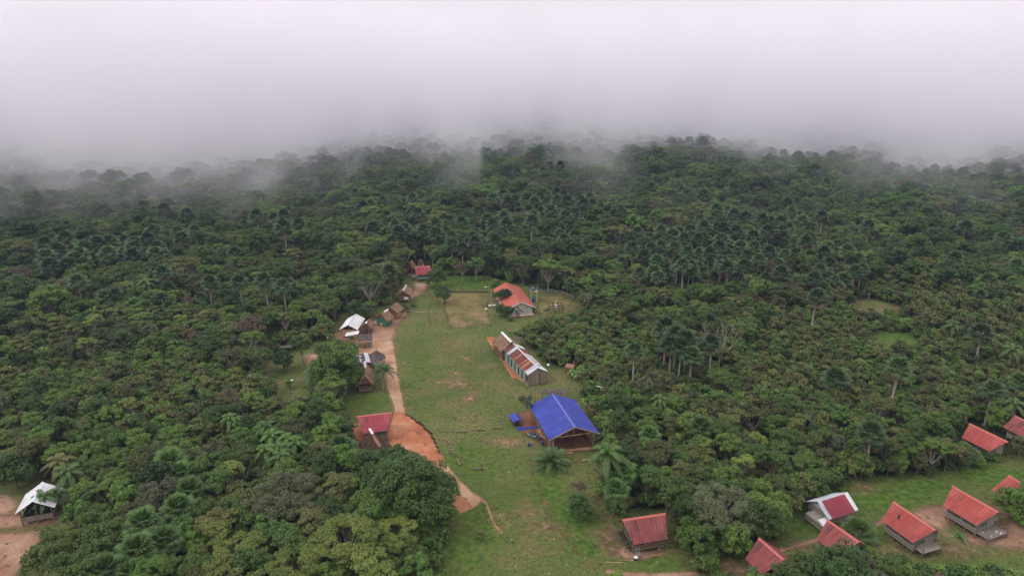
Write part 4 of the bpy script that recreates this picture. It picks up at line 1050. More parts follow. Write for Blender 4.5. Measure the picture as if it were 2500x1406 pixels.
def roof(root, mat, L_, w, zr, ze, irr=0, seed=0, cap=None, capw=.28, th=None, capx=None, sag=0, ex=None):
    th = th or (.28 if irr else .06)
    mb = MB()
    o = roof_slope('roof', mat, root, L_, w, zr, ze, 1, th, irr, seed=seed, sag=sag, ex=ex)
    o2 = roof_slope('roof', mat, root, L_, w, zr, ze, -1, th, irr, seed=seed+1, sag=sag, ex=ex)
    if cap:
        c = MB(); x0, x1 = capx or (-L_/2-.02, L_/2+.02); dz = (zr-ze)/w*capw
        n = max(2, int((x1-x0)/1.2)); rn = random.Random(seed)
        for s in (-1, 1):
            c.quad((x0,0,zr+.05), (x1,0,zr+.05), (x1,s*capw,zr+.05-dz), (x0,s*capw,zr+.05-dz))
        c.v = [(x, y, z+.015) for x, y, z in c.v]
        q = c.build('ridge_cap', cap, o)
        sm = q.modifiers.new('thick', 'SOLIDIFY'); sm.thickness = .03; sm.offset = 1
    return o, o2
def wall_panel(mb, p, q, z0, z1, t=.08):
    """upright wall from p to q in plan"""
    p = Vector(p); q = Vector(q); d = (q-p).normalized(); n = Vector((-d.y, d.x))*t/2
    r = [(p+n), (q+n), (q-n), (p-n)]
    mb.prism([(v.x, v.y, z0) for v in r], [(v.x, v.y, z1) for v in r])
def walls_with_openings(root, mat, x0, x1, y0, y1, z0, z1, opens, name='wall', pane=None, frame_mat=None, skip=()):
    """four walls; opens: {side: [(a, b, zlo, zhi, kind)]} a,b fractions along the wall, sides S(-y) N(+y) W(-x) E(+x)"""
    sides = {'S': ((x0,y0),(x1,y0)), 'N': ((x1,y1),(x0,y1)), 'W': ((x0,y1),(x0,y0)), 'E': ((x1,y0),(x1,y1))}
    mb = MB(); t = .08
    for s, (p, q) in sides.items():
        if s in skip: continue
        p = Vector(p); q = Vector(q); ln_ = (q-p).length; d = (q-p)/ln_
        op = sorted(opens.get(s, [])); cur = 0.0
        a_in = t/2+.002 if s in 'SN' else 0.0
        for a, b_, lo, hi, kind in op:
            A_, B_ = a*ln_, b_*ln_
            if A_ > cur+.01: wall_panel(mb, p+d*cur, p+d*A_, z0, z1)
            if lo > z0+.01: wall_panel(mb, p+d*A_, p+d*B_, z0, lo)
            if hi < z1-.01: wall_panel(mb, p+d*A_, p+d*B_, hi, z1)
            cur = B_
            # pane / door set back inside the opening
            if kind != 'gap':
                pm = MB(); n = Vector((-d.y, d.x))
                pp, qq = p+d*(A_+.03)+n*.02, p+d*(B_-.03)+n*.02; wall_panel(pm, pp, qq, lo+.03, hi-.03, .03)
                wo = pm.build('door' if kind == 'door' else 'window', pane or M['dark'], root)
                if kind == 'win':
                    fm = MB(); c0 = p+d*A_-n*.06; c1 = p+d*B_-n*.06
                    f3 = lambda v, z: (v.x, v.y, z)
                    nb = max(1, int((B_-A_)/.9))
                    for k in range(nb+1):
                        c = c0.lerp(c1, k/nb); fm.bar(f3(c, lo), f3(c, hi), .07)
                    fm.bar(f3(c0, hi), f3(c1, hi), .08); fm.bar(f3(c0, lo), f3(c1, lo), .08)
                    fm.build('window_frame', frame_mat or M['post'], wo)
        if cur < ln_-.01: wall_panel(mb, p+d*cur, q, z0, z1)
    return mb.build(name, mat, root)
def gable(root, mat, x, w, z0, zr, ze, roofw, inset=.1, name='gable', t=.08, irr=0):
    """triangular end wall under the rake"""
    k = (zr-ze)/roofw; mb = MB(); zt = zr-.12-inset*k; zb = max(z0, zr - w*k-.12)
    ring = [(-w, z0), (w, z0), (w, zb), (0, zt), (-w, zb)] if zb > z0+.02 else [(-w, z0), (w, z0), (0, zt)]
    mb.prism([(x-t/2, y, z) for y, z in ring], [(x+t/2, y, z) for y, z in ring]); return mb.build(name, mat, root)
def stilts(root, x0, x1, y0, y1, z1, nx=4, ny=2, mat=None, r=.18, name='post'):
    for i in range(nx):
        for j in range(ny):
            x = x0+(x1-x0)*i/(nx-1); y = y0+(y1-y0)*j/max(1, ny-1); mb = MB(); mb.bar((x, y, -.1), (x, y, z1), r); mb.build(name, mat or M['post'], root)
def stair(root, x, y, dx, dy, z, wd=.8):
    mb = MB(); n = max(3, int(z/.25)); d = Vector((dx, dy, 0)).normalized(); s = Vector((-d.y, d.x, 0))*wd/2
    a = Vector((x, y, z)); b_ = Vector((x, y, 0)) + d*z*.8
    mb.bar(a+s, b_+s, .07, .14); mb.bar(a-s, b_-s, .07, .14)
    for i in range(1, n):
        c = a.lerp(b_, i/n); mb.bar(c+s, c-s, .2, .04)
    mb.build('ladder', M['wood'], root)

def house(name, label, r0, r1, e0, zr, ze, roofm, wallm=None, cap=None, fl=1.1, og=.7, oe=.8, irr=0, seed=1, opens=None, group=None, cat='house', windows=True,
          gm=None, pane=None, base=True, L_override=None, extend=0, capw=.28, walltop=None, nposts=4, capx=None, skip=(), sag=0, fr=None, e1=None, half=None):
    """stilted gable house; the ridge runs along local x, from r1 (-x) ... r0 is at -x end"""
    c, an, L_, w, pos_side = frame(r0, r1, e0, zr, ze)
    ex = None
    if e1:
        u_ = Vector((math.cos(an), math.sin(an))); ex = [(W(*q_, ze).xy-c).dot(u_) for q_ in (e0, e1)]
        ex = [max(-L_/2-.2, min(ex[0], -L_/2+1.6)), min(L_/2+.2, max(ex[1], L_/2-1.6))]
    if half: w = half
    if extend:      # roof longer than what shows: extend beyond r1
        d = Vector((math.cos(an), math.sin(an))); c = c + d*extend/2; L_ += extend
        if ex: ex = [ex[0]-extend/2, L_/2-(ex[0]-extend/2+L_/2)]
    root = thing(name, label, cat, (c.x, c.y, 0), an, group)
    ra, rb_ = roof(root, roofm, L_, w, zr, ze, irr, seed, cap, capw, capx=capx, sag=sag, ex=ex)
    x0, x1, y0, y1 = (ex[0] if ex else -L_/2)+og*(.5 if ex else 1), (ex[1] if ex else L_/2)-og*(.5 if ex else 1), -w+oe, w-oe
    k = (zr-ze)/w; zt = ze + oe*k - .10
    if base and fl > .3:
        fb = MB(); fb.box(x0-.05, x1+.05, y0-.05, y1+.05, fl-.15, fl); fb.build('floor', M['wood'], root)
        stilts(root, x0+.1, x1-.1, y0+.1, y1-.1, fl-.15, nposts, 3)
    if wallm:
        op = opens
        if op is None and windows:
            lo, hi = fl+.9, min(zt-.15, fl+1.75)
            op = {'S': [(.06,.46,lo,hi,'win'), (.54,.94,lo,hi,'win')], 'N': [(.06,.46,lo,hi,'win'), (.54,.94,lo,hi,'win')], 'W': [(.12,.45,lo,hi,'win'), (.6,.78,fl+.02,fl+1.9 if fl+1.9 < zt else zt-.1,'door')], 'E': [(.12,.45,lo,hi,'win')]}
        walls_with_openings(root, wallm, x0, x1, y0, y1, fl, zt, op or {}, pane=pane or M['green'], skip=skip, frame_mat=fr)
        for xx, s in ((x0, 'W'), (x1, 'E')):
            if s in skip: continue
            gable(root, gm or wallm, xx, w-oe, zt+.004, zr, ze, w)
    return root, (L_, w, zr, ze, x0, x1, y0, y1, zt)

# red roofed houses on stilts at the lower right
GR = 'red roofed stilt houses'
def deck(root, x0, x1, y0, y1, z, rail=True):
    mb = MB(); mb.box(x0, x1, y0, y1, z-.12, z); d = mb.build('deck', M['wood'], root)
    for x in (x0+.1, x1-.1):
        for y in (y0+.1, y1-.1): q = MB(); q.bar((x, y, -.1), (x, y, z+(1.0 if rail else -.12)), .12); q.build('post', M['post'], root)
    if rail:
        q = MB()
        for zz in (z+.5, z+.95):
            q.bar((x0+.1, y0+.1, zz), (x1-.1, y0+.1, zz), .06); q.bar((x0+.1, y1-.1, zz), (x1-.1, y1-.1, zz), .06)
        q.build('railing', M['post'], root)
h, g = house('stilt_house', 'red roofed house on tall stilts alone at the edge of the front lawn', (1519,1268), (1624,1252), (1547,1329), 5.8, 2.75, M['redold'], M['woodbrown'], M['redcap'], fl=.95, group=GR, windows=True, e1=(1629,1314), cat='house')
stair(h, g[4]+.6, g[6]-.1, 0, -1, 1.7)
q = MB()
for i in range(5): q.bar((g[4]+2+i*.8, g[6]-.9, .1), (g[5]-.6-i*.2, g[6]-.8, .7+.25*i), .09)
q.build('stacked_poles', M['post'], h)
deck(h, g[4]-1.3, g[4]-.05, g[6]+.6, g[7]-.4, 1.5)
h, g = house('stilt_house', 'red roofed house', (2181,1223), (2284,1293), (2152,1270), 5.6, 3.0, M['redfresh'], M['wood'], M['redcap'], fl=.95, group=GR, oe=.9, e1=(2228,1325))
q = MB(); k_ = (g[2]-g[3])/g[1]; q.bar((-1.8,-1.3, g[2]-1.3*k_+.04), (-1.3,-1.9,g[2]-1.9*k_+.04), .35, .03); q.build('dark_scrape', M['dark'], h)
deck(h, g[5]+.02, g[5]+1.7, g[6]+.4, g[7]-.3, 1.35)
h['label'] = 'red roofed house with a dark scrape on its roof, behind the young fan palm'
h, g = house('stilt_house', 'red roofed house with a cluttered open deck on its right side', (2326,1186), (2438,1249), (2302,1234), 5.6, 3.0, M['redfresh'], M['wood'], M['redcap'], fl=.9, group=GR, oe=.9, e1=(2385,1282))
deck(h, g[5]+.02, g[5]+2.6, g[6]-.2, g[7]-.6, 1.2)
q = MB(); rn = random.Random(4)
for i in range(9): x = g[5]+.4+rn.random()*1.9; y = g[6]+.2+rn.random()*4; s_ = rn.uniform(.12, .3); q.box(x, x+s_, y, y+s_*1.3, 1.2, 1.2+s_)
cl = q.build('household_clutter', M['zinc'], None); cl.location = h.location; cl.rotation_euler = h.rotation_euler; tag(cl, 'pale pots and boxes spread on the open deck', 'household goods', None, 'stuff')
house('stilt_house', 'red roof half hidden in the trees at the upper right, left of its neighbour', (2367,1033), (2461,1078), (2348,1068), 5.6, 3.0, M['redfresh'], M['wood'], M['redcap'], fl=.9, group=GR, e1=(2420,1095))
house('stilt_house', 'red roofed house cut by the right edge above the lawn', (2478,1014), (2570,1060), (2462,1049), 5.6, 3.0, M['redold'], M['wood'], M['redcap'], fl=.9, group=GR)
house('stilt_house', 'small red roof peeping out beside the tree at the right edge', (2462,1160), (2560,1215), (2440,1206), 5.6, 3.0, M['redfresh'], M['wood'], M['redcap'], fl=.9, group=GR)
house('stilt_house', 'red roofed house behind the broad mango tree at the bottom edge', (1853,1312), (1900,1353), (1819,1364), 5.6, 3.0, M['redold'], M['wood'], M['redcap'], fl=.9, group=GR, extend=1.6, e1=(1842,1390))
house('stilt_house', 'narrow red roof between the maroon patched roof and the young fan palm', (2020,1268), (2063,1298), (1992,1317), 5.5, 3.0, M['redold'], M['wood'], M['redcap'], fl=.9, group=GR, extend=3.0, e1=(2010,1330))
# maroon and white patched roof: L-shaped tin roof
h, g = house('patched_roof_house', 'tin roofed house with a maroon middle between white sheets', (1996,1223), (2068,1201), (2023,1268), 4.5, 2.4, M['zinc'], M['wood'], None, fl=.5, oe=.6, windows=False, opens={}, gm=M['zincb'])
L_, w_, zr, ze = g[:4]
roof_slope('maroon_sheets', M['maroon'], h, L_, w_, zr, ze, -1, .05, x0=-L_/2+.9, x1=L_/2-.9, lift=.07, y0f=.06, y1f=1.04)
roof_slope('end_sheet', M['white'], h, L_, w_, zr, ze, -1, .05, x0=L_/2-.8, x1=L_/2+.1, lift=.06, y1f=.97)
roof_slope('end_sheet', M['zincb'], h, L_, w_, zr, ze, -1, .05, x0=-L_/2-.1, x1=-L_/2+.8, lift=.06, y1f=.95)
q = MB(); q.quad((-L_/2-2.0, -w_-.6, 1.9), (-L_/2+.1, -w_-.6, 1.9), (-L_/2+.2, -w_+.9, 2.3), (-L_/2-1.8, -w_+.9, 2.3)); sh = q.build('side_roof', M['white'], h); md = sh.modifiers.new('t', 'SOLIDIFY'); md.thickness = .05
q = MB(); q.box(-L_/2-1.8, -L_/2+.5, -w_-.4, .8, .5, 1.85); q.build('side_room', M['wood'], h)
q = MB(); [q.bar((x, -w_-.35, -.1), (x, -w_-.35, .5), .14) for x in (-L_/2-2.0, -L_/2-.8, -L_/2+.4)]; q.build('side_posts', M['post'], h)

# left: red roofed house by the road, dark thatched hut, white roofed house
h, g = house('stilt_house', 'bright red roofed wooden house beside the dirt road', (871,1016), (957,1006), (888,1058), 5.6, 2.9, M['crimson'], M['wood'], M['redcap'], fl=.9, group=GR, e1=(949,1050), oe=.7)
deck(h, g[5]-3.4, g[5]-.02, g[6]-1.5, g[6]-.06, 1.1)
h, g = house('thatched_hut', 'dark brown thatched hut half hidden by trees below the red roofed house', (905,1052), (929,1089), (950,1105), 4.7, 2.1, M['thatchdark'], M['woodbrown'], M['thatchred'], fl=.9, irr=.22, seed=3, og=.5, oe=1.0, windows=False, opens={}, gm=M['thatchdark'], capw=.35, sag=.3, group='thatched huts', half=3.5)
q = MB(); q.bar((-g[0]/2-1.0, 0, 4.85), (-g[0]/2+1.6, 0, 4.82), .5, .12); q.build('white_ridge_sheet', M['cap'], h)
h, g = house('open_house', 'white metal roofed open house behind palms at the lower left', (79,1224), (104,1176), (40,1247), 5.3, 3.2, M['white'], None, M['cap'], fl=1.0, og=.5, oe=.7, base=True)
L_, w_, zr, ze, x0, x1, y0, y1, zt = g
q = MB(); [wall_panel(q, p, r, 1.0, 1.9) for p, r in (((x0,y0),(x0,y1)), ((x1,y0),(x1,y1)), ((x0,y0),(x1,y0)), ((x0,y1),(x1,y1)))]; q.build('low_wall', M['woodv'], h)
q = MB(); [wall_panel(q, p, r, 1.9, zt, .04) for p, r in (((x0+1.2,y0+.8),(x0+1.2,y1-.8)), ((x1-.4,y0),(x1-.4,y1)))]; q.build('inner_shade', M['dark'], h)  # near-black sheets added above the low wall as the shade indoors
stilts(h, x0, x1, y0, y1, zt, 4, 3, r=.14, name='post')

# blue hall
c, an, L_, w_, _ = frame((1404,1042), (1349,961), (1341,1075), 6.5, 4.0); w_ = 6.05
hall = thing('open_hall', 'large open hall under a bright blue metal roof', 'hall', (c.x, c.y, 0), an)
zr, ze = 6.5, 4.0
roof(hall, M['blue'], L_, w_, zr, ze, cap=M['bluecap'], capw=.3)
q = MB()
for s in (-1, 1): q.bar((-L_/2-.04, 0, zr-.08), (-L_/2-.04, s*w_, ze-.08), .05, .2)
q.build('rake_board', M['timber'], hall)
x0, x1, y0, y1 = -L_/2+.8, L_/2-.8, -w_+1.2, w_-1.2; zb = 4.05
for i in range(6):
    for y in (y0, y1):
        p = MB(); xx = x0+(x1-x0)*i/5; p.bar((xx, y, -.1), (xx, y, zb), .26); p.build('post', M['greypost'], hall)
q = MB()
for y in (y0, y1): q.bar((x0, y, zb-.3), (x1, y, zb-.3), .16, .22)
q.build('side_beam', M['timber'], hall)
for i in range(6):
    xx = x0+(x1-x0)*i/5; p = MB(); k = (zr-ze)/w_; p.bar((xx, y0, zb-.1), (xx, y1, zb-.1), .12, .2)
    for y in (-3.3, -1.7, 0, 1.7, 3.3): p.bar((xx, y, zb-.1), (xx, y, zr-.2-abs(y)*k), .10)
    for s in (-1, 1): p.bar((xx, 0, zr-.26), (xx, s*(w_-.3), ze+.3*k-.26), .08, .14)
    p.build('truss', M['timber'], hall)
q = MB(); q.box(x1-.15, x1, y0, y1, 0, 3.4); q.build('back_wall', M['woodbrown'], hall)
q = MB(); q.box(x0+1, x1, y1-.1, y1, 0, 2.2); q.box(x0+2, x1, y0, y0+.1, 0, 1.0); q.build('side_wall', M['woodbrown'], hall)
q = MB(); q.box(x0-.2, x0+.05, y0, y1, 0, .35); q.build('front_sill', M['timber'], hall)

# long school: weathered boards, patched rusty and white sheets
c, an, L_, w_, _ = frame((1314,897), (1252,836), (1341,911), 5.4, 3.6); w_ = 3.05
sch = thing('long_schoolhouse', 'long wooden school with a patched rust red and white tin roof', 'school', (c.x, c.y, 0), an); zr, ze = 5.3, 3.6
x = -L_/2
# left slope (towards the pitch) is local +y ; sheets from the near end
for i, (ln_, mt) in enumerate(((2.6,'zinc'), (1.6,'rust'), (1.5,'rust2'), (.9,'rust'), (.7,'rust2'), (3.4,'rust'), (.7,'rust2'), (3.6,'rust'), (1.7,'zincb'), (99,'rust'))):
    e_ = min(L_/2, x+ln_)
    if x < L_/2: roof_slope('roof_sheets', M[mt], sch, L_, w_, zr, ze, 1, .05, x0=x, x1=e_, lift=.012*(i % 3)); x = e_-.03
x = -L_/2
for i, (ln_, mt) in enumerate(((2.4,'white'), (2.2,'zincb'), (.5,'rust2'), (.9,'white'), (.5,'rust2'), (1.0,'zinc'), (.5,'rust2'), (.9,'white'), (.45,'rust2'), (1.0,'zinc'), (.5,'rust2'), (.9,'white'), (1.2,'rust'), (4.0,'rust'), (99,'white'))):
    e_ = min(L_/2, x+ln_)
    if x < L_/2: roof_slope('roof_sheets', M[mt], sch, L_, w_, zr, ze, -1, .05, x0=x, x1=e_, lift=.012*(i % 3)); x = e_-.03
q = MB()
for s in (-1, 1): q.quad((-L_/2-.05,0,zr+.07), (L_/2+.1,0,zr+.07), (L_/2+.1,s*.22,zr-.04), (-L_/2-.05,s*.22,zr-.04))
o = q.build('ridge_cap', M['zinc'], sch); md = o.modifiers.new('t','SOLIDIFY'); md.thickness = .03
q = MB(); q.box(-L_/2+2.2, -L_/2+3.4, -1.3, -.2, 4.9, 5.15); q.build('loose_sheet', M['zincb'], sch)
x0, x1, y0, y1 = -L_/2+.35, L_/2-.3, -w_+.45, w_-.45; zt = ze+.12
ops = []
for i in range(6):
    a = 1-(.14+.155*i); ops.append((a-.035, a+.012, .25, 2.7, 'door'))
lw = x1-x0
walls_with_openings(sch, M['greenwall'], x0+2.6, x1, y0, y1, .15, zt, {'N': sorted((1-(i*2.75+2.0)/(lw-2.6)-.05, 1-(i*2.75+2.0)/(lw-2.6)+.012, .2, 2.7, 'door') for i in range(5) if (i*2.75+2.0)/(lw-2.6) < .93)}, skip=('W',), pane=M['dark'])
walls_with_openings(sch, M['woodv'], x0, x0+2.6, y0, y1, .15, zt, {'N': [(.05,.38,.2,2.7,'door'), (.55,.85,1.4,2.6,'win')]}, skip=('E',), pane=M['dark'])
gable(sch, M['woodv'], x0, w_-.45, zt, zr, ze, w_)
gable(sch, M['woodv'], x1, w_-.45, zt, zr, ze, w_)
q = MB(); q.box(x0-.06, x0, -.75, -.35, .2, 3.9); q.build('dark_board', M['woodbrown'], sch)
q = MB(); q.box(x0-.05, x1, y1+.05, y1+.3, 0, .18); q.build('sill_beam', M['wood'], sch)
h, g = house('thatched_house', 'thatched house with a white ridge at the far end of the long school', (1250,833.5), (1226,809.5), (1229,847), 5.9, 3.0, M['thatch'], M['woodbrown'], M['cap'], fl=.15, irr=.2, seed=9, og=.4, oe=.6, windows=False, opens={}, base=False, capw=.45, half=3.5, group='thatched huts', sag=.1)

# orange roofed building beside the small field
c, an, L_, w_, _ = frame((1272,737.5), (1236.4,689.4), (1204,700), 7.4, 4.2)
c, an, L_, w_, _ = frame((1272,737.5), (1236.4,689.4), (1306,748), 5.4, 3.0)
h = thing('orange_roofed_building', 'cream building under a large orange red roof by the water tower', 'building', (c.x, c.y, 0), an); zr, ze = 5.4, 3.0
roof(h, M['orange'], L_, w_, zr, ze, cap=M['rust2'], capw=.3)
x0, x1, y0, y1 = -L_/2+1.0, L_/2-1.0, -w_+1.0, w_-1.0; k = (zr-ze)/w_; zt = ze+k*1.0-.1
walls_with_openings(h, M['cream'], x0, x1, y0, y1, .4, zt, {'W': [(.70,.92,1.2,2.8,'win'), (.56,.64,2.0,2.7,'win'), (.36,.46,.6,2.7,'door'), (.1,.28,1.3,2.7,'win')],
    'N': [(.1,.3,1.3,2.7,'win'), (.4,.46,.5,2.7,'door'), (.55,.75,1.3,2.7,'win'), (.85,.91,.5,2.7,'door')], 'S': [(.1,.3,1.3,2.7,'win'), (.55,.75,1.3,2.7,'win')]}, pane=M['zincb'], frame_mat=M['greypost'])
gable(h, M['cream'], x0, w_-1.0, zt, zr, ze, w_); gable(h, M['cream'], x1, w_-1.0, zt, zr, ze, w_)
q = MB()
for s in (-1, 1): q.bar((-L_/2-.03, 0, zr-.05), (-L_/2-.03, s*w_, ze-.05), .05, .25)
q.build('rake_board', M['whitep'], h)
q = MB(); q.box(x0-1.6, x1+.5, y0-.5, y1+.5, -.05, .38); q.build('plinth', M['redpaint'], h)
q = MB(); q.box(x0-1.5, x1+.4, y0-.4, y1+.4, .38, .44); q.build('porch_floor', M['concrete'], h)

# white roofed store with tan walls
c, an, L_, w_, _ = frame((849.4,793.8), (869.1,766.3), (827.5,802.2), 4.5, 2.9)
h = thing('metal_roofed_building', 'tan walled building with a white ribbed metal roof', 'building', (c.x, c.y, 0), an); zr, ze = 4.5, 2.9
w_ = (w_ + frame((849.4,793.8), (869.1,766.3), (871.9,803.4), 4.5, 2.9)[3])/2
roof(h, M['white'], L_, w_, zr, ze, cap=M['zinc'], capw=.2)
x0, x1, y0, y1 = -L_/2+.6, L_/2-.5, -w_+.6, w_-.9; zt = ze+.1
walls_with_openings(h, M['tan'], x0, x1, y0, y1, .3, zt-.3, {'S': [(.2,.5,1.2,2.3,'win')], 'N': []}, pane=M['dark'])
q = MB(); q.prism([(x0+.06, y0, zt-.25), (x0+.06, y1, zt-.25), (x0+.06, y1, zt+.1), (x0+.06, 0, zr-.3), (x0+.06, y0, zt+.1)], [(x0+.12, y0, zt-.25), (x0+.12, y1, zt-.25), (x0+.12, y1, zt+.1), (x0+.12, 0, zr-.3), (x0+.12, y0, zt+.1)]); q.build('gable_shade', M['dark'], h)  # solid near-black sheet painted as the shade within the open gable
q = MB(); [q.bar((x0-.02, y, zt-.3), (x0-.02, y, zr-.2-abs(y)*(zr-ze)/w_), .12) for y in (-1.6, 0, 1.6)]; q.build('gable_post', M['timber'], h)
# lean-to with a painted counter
a = W(845.5,812.4,2.6); b = W(877,807.3,2.6); c2 = W(874.7,815.7,2.2); d2 = W(842,821.3,2.2); cc = (a+b+c2+d2)/4
h = thing('market_shelter', 'small white tin lean-to over a green and yellow counter', 'shelter', (cc.x, cc.y, 0))
q = MB(); q.quad(*[v - Vector((cc.x, cc.y, 0)) for v in (a, b, c2, d2)]); o = q.build('roof', M['white'], h); md = o.modifiers.new('t', 'SOLIDIFY'); md.thickness = .06
for v in (a, b, c2, d2):
    p = MB(); u = (v-Vector((cc.x, cc.y, 0)))*.88; p.bar((u.x, u.y, -.1), (u.x, u.y, v.z-.05), .12); p.build('post', M['post'], h)
for k, (px0, px1, mt) in enumerate(((853,864,'green'), (864.5,870,'yellow'), (870.3,874.5,'redpaint'))):
    p = W(px0, 829, 0); r = W(px1, 829, 0); q = MB(); q.box(p.x-cc.x, r.x-cc.x, p.y-cc.y, p.y-cc.y+.5, 0, 1.0 if k < 2 else .6); q.build('counter_panel', M[mt], h)
# thatched huts along the yard
def hut(label, back, front, eave, eave2, zr, ze, wallm, cap=None, capx=None, fl=.2, seed=1, mt='thatch', irr=.2, oe=.9, base=False, half=None, og=.6, windows=False, opens=None, extend=0):
    w1_ = frame(front, back, eave, zr, ze)[3]; w2_ = frame(front, back, eave2, zr, ze)[3] if eave2 else w1_
    return house('thatched_hut', label, front, back, eave, zr, ze, M[mt], wallm, cap, fl=fl, irr=irr, seed=seed, og=og, oe=oe, windows=windows, opens=opens if opens is not None else {}, base=base, group='thatched huts',
                 gm=M[mt], capw=.35, half=half or (w1_+w2_)/2, capx=capx, sag=.15, pane=M['dark'], extend=extend)
h, g = hut('thatched hut with ochre yellow side walls', (966.3,739.3), (953.4,749.4), (941.6,757.9), (964.6,761.8), 4.6, 2.6, M['woodbrown'], seed=11, fl=.4, base=True, half=2.7, extend=1.0)
q = MB(); q.box(g[4]+.3, g[5]-.8, g[6]-.07, g[6]-.045, .7, g[8]-.3); q.build('painted_panel', M['yellow'], h)
h, g = hut('thatched hut with green painted walls and a white ridge strip', (939.9,758.4), (928.1,765.2), (912.9,780.3), (941,780.9), 4.9, 2.5, M['green'], M['cap'], seed=12, half=2.9, extend=1.4, capx=(0, 2.6))
q = MB(); q.box(g[4]-.07, g[4]-.045, -.3, .6, .25, 1.3); q.build('painted_panel', M['yellow'], h)
h, g = hut('low thatched hut touching the white metal roofed building', (903,776), (892.1,786.5), (877.5,801), (908.4,799.4), 4.3, 2.0, M['woodbrown'], M['cap'], seed=13, capx=(-2.6,-1.0), opens={'W': [(.4,.7,.4,1.7,'door')]}, mt='thatch')
h, g = hut('stilted thatched hut with pale patches on its ridge by the far path', (990.3,697), (983.6,708.8), (970.7,716.6), (992.6,720), 5.1, 3.1, M['woodbrown'], M['zinc'], half=2.7, extend=1.0, seed=14, fl=1.1, base=True, mt='thatchred')
q = MB(); q.box(g[4]-.12, g[4]-.06, g[6], g[6]+1.6, 1.4, 2.3); q.build('white_sheet', M['whitep'], h)
h, g = hut('far thatched hut left of the farthest red roof', (1006,634), (998,640), (988,653.7), (1012.8,655), 5.4, 2.3, M['woodbrown'], seed=15, mt='thatchred', opens={'W': [(.35,.65,.3,2.2,'door')]})
h, g = hut('far thatched hut with a pale ridge behind the farthest red roof', (1022,639), (1034,645), (1020,650), None, 5.2, 2.6, M['woodbrown'], M['zinc'], seed=16, mt='thatch')
h, g = house('stilt_house', 'farthest red roofed house at the end of the dirt road', (1012.6,652), (1049.9,649.4), (1020.7,666), 5.4, 2.9, M['crimson'], M['greenwall'], M['redcap'], fl=.8, group=GR, half=3.4)
h, g = hut('thatched hut on stilts with a deck beside the coconut palm', (890.8,884), (890.2,917.8), (869.4,941.3), (914,938), 5.4, 2.6, None, M['cap'], seed=17, fl=.9, base=True, mt='thatch', capx=(1.2, 5.6), oe=.8)
L_, w_, zr, ze, x0, x1, y0, y1, zt = g
gable(h, M['thatch'], x0+.1, w_-.5, ze+.2, zr, ze, w_, t=.2)
stilts(h, x0, x1, y0, y1, zt, 3, 3, r=.14)
q = MB(); q.box(x0+.6, x1, y0+.2, y1-.2, 1.0, 1.9); q.build('low_wall', M['woodbrown'], h)
q = MB(); q.bar((x0-.1, y0, 1.6), (x0-.1, y1, 1.6), .08); q.bar((x0-.1, y0, 1.2), (x0-.1, y1, 1.2), .08); q.build('railing', M['post'], h)
# round thatched shelter (eight sided)
ap = W(918.3,856,4.4); el_ = W(895.8,867,2.4); er = W(941.3,865,2.4); cxy = ((el_+er)/2).xy; Rg = (er-el_).xy.length/2
h = thing('round_shelter', 'eight sided open shelter with a grey thatched cone roof', 'shelter', (ap.x, ap.y, 0))
q = MB(); rn = random.Random(8); n8 = 32
ring = [];
for lv, (rr_, zz) in enumerate(((.05, 4.5), (.35, 3.85), (.7, 3.1), (1.0, 2.4), (.97, 2.2))):
    for j in range(n8):
        a = 2*math.pi*j/n8; oct_ = math.cos(math.pi/8)/math.cos((a % (math.pi/4))-math.pi/8); r_ = Rg*rr_*oct_*(1+rn.uniform(-.03,.03)*(lv > 2)); q.v.append((r_*math.cos(a), r_*math.sin(a), zz+rn.uniform(-.07,.07)))
for lv in range(4):
    for j in range(n8): a = lv*n8+j; b_ = lv*n8+(j+1) % n8; q.f.append((a, b_, b_+n8, a+n8))
q.f.append(tuple(range(n8))); q.f.append(tuple(range(4*n8+n8-1, 4*n8-1, -1)))
q.build('roof', M['thatchgrey'], h)
for j in range(8):
    a = 2*math.pi*j/8; p = MB(); p.bar((Rg*.82*math.cos(a), Rg*.82*math.sin(a), -.1), (Rg*.82*math.cos(a), Rg*.82*math.sin(a), 2.5), .13); p.build('post', M['post'], h)
q = MB()
for j in range(8):
    a = 2*math.pi*j/8; b_ = 2*math.pi*(j+1)/8
    if j != 5: q.bar((Rg*.8*math.cos(a), Rg*.8*math.sin(a), .8), (Rg*.8*math.cos(b_), Rg*.8*math.sin(b_), .8), .06); q.bar((Rg*.8*math.cos(a), Rg*.8*math.sin(a), .45), (Rg*.8*math.cos(b_), Rg*.8*math.sin(b_), .45), .06)
q.build('railing', M['post'], h)
# small open shelter with a broken grey roof
h = thing('open_shelter', 'small open shelter with a broken grey thatch roof and bare rafters', 'shelter', tuple(W(893,846,0)), R(4))
roof_slope('roof', M['thatchgrey'], h, 4.6, 2.2, 4.3, 3.0, -1, .16, .12, seed=5)
q = MB()
for i in range(6): x = -2.2+i*.88; q.bar((x, 0, 4.3), (x, 1.3, 3.8), .09)
q.bar((-2.2, 1.2, 3.8), (2.2, 1.2, 3.8), .09); q.bar((-2.2, 0, 4.32), (2.2, 0, 4.32), .1); q.build('rafters', M['dark'], h)
for x in (-2, 2):
    for y, z in ((-1.9, 3.1), (1.2, 3.75)): p = MB(); p.bar((x, y, -.1), (x, y, z), .12); p.build('post', M['post'], h)
q = MB(); q.box(-1.9, 1.9, -1.7, 1.0, 1.0, 1.1); q.build('platform', M['woodbrown'], h)
q = MB(); q.bar((-.6, -2.6, 0), (-.2, -1.9, 3.4), .08); q.bar((1.0, -2.8, 0), (.3, -2.0, 3.2), .08); q.build('leaning_pole', M['timber'], h)
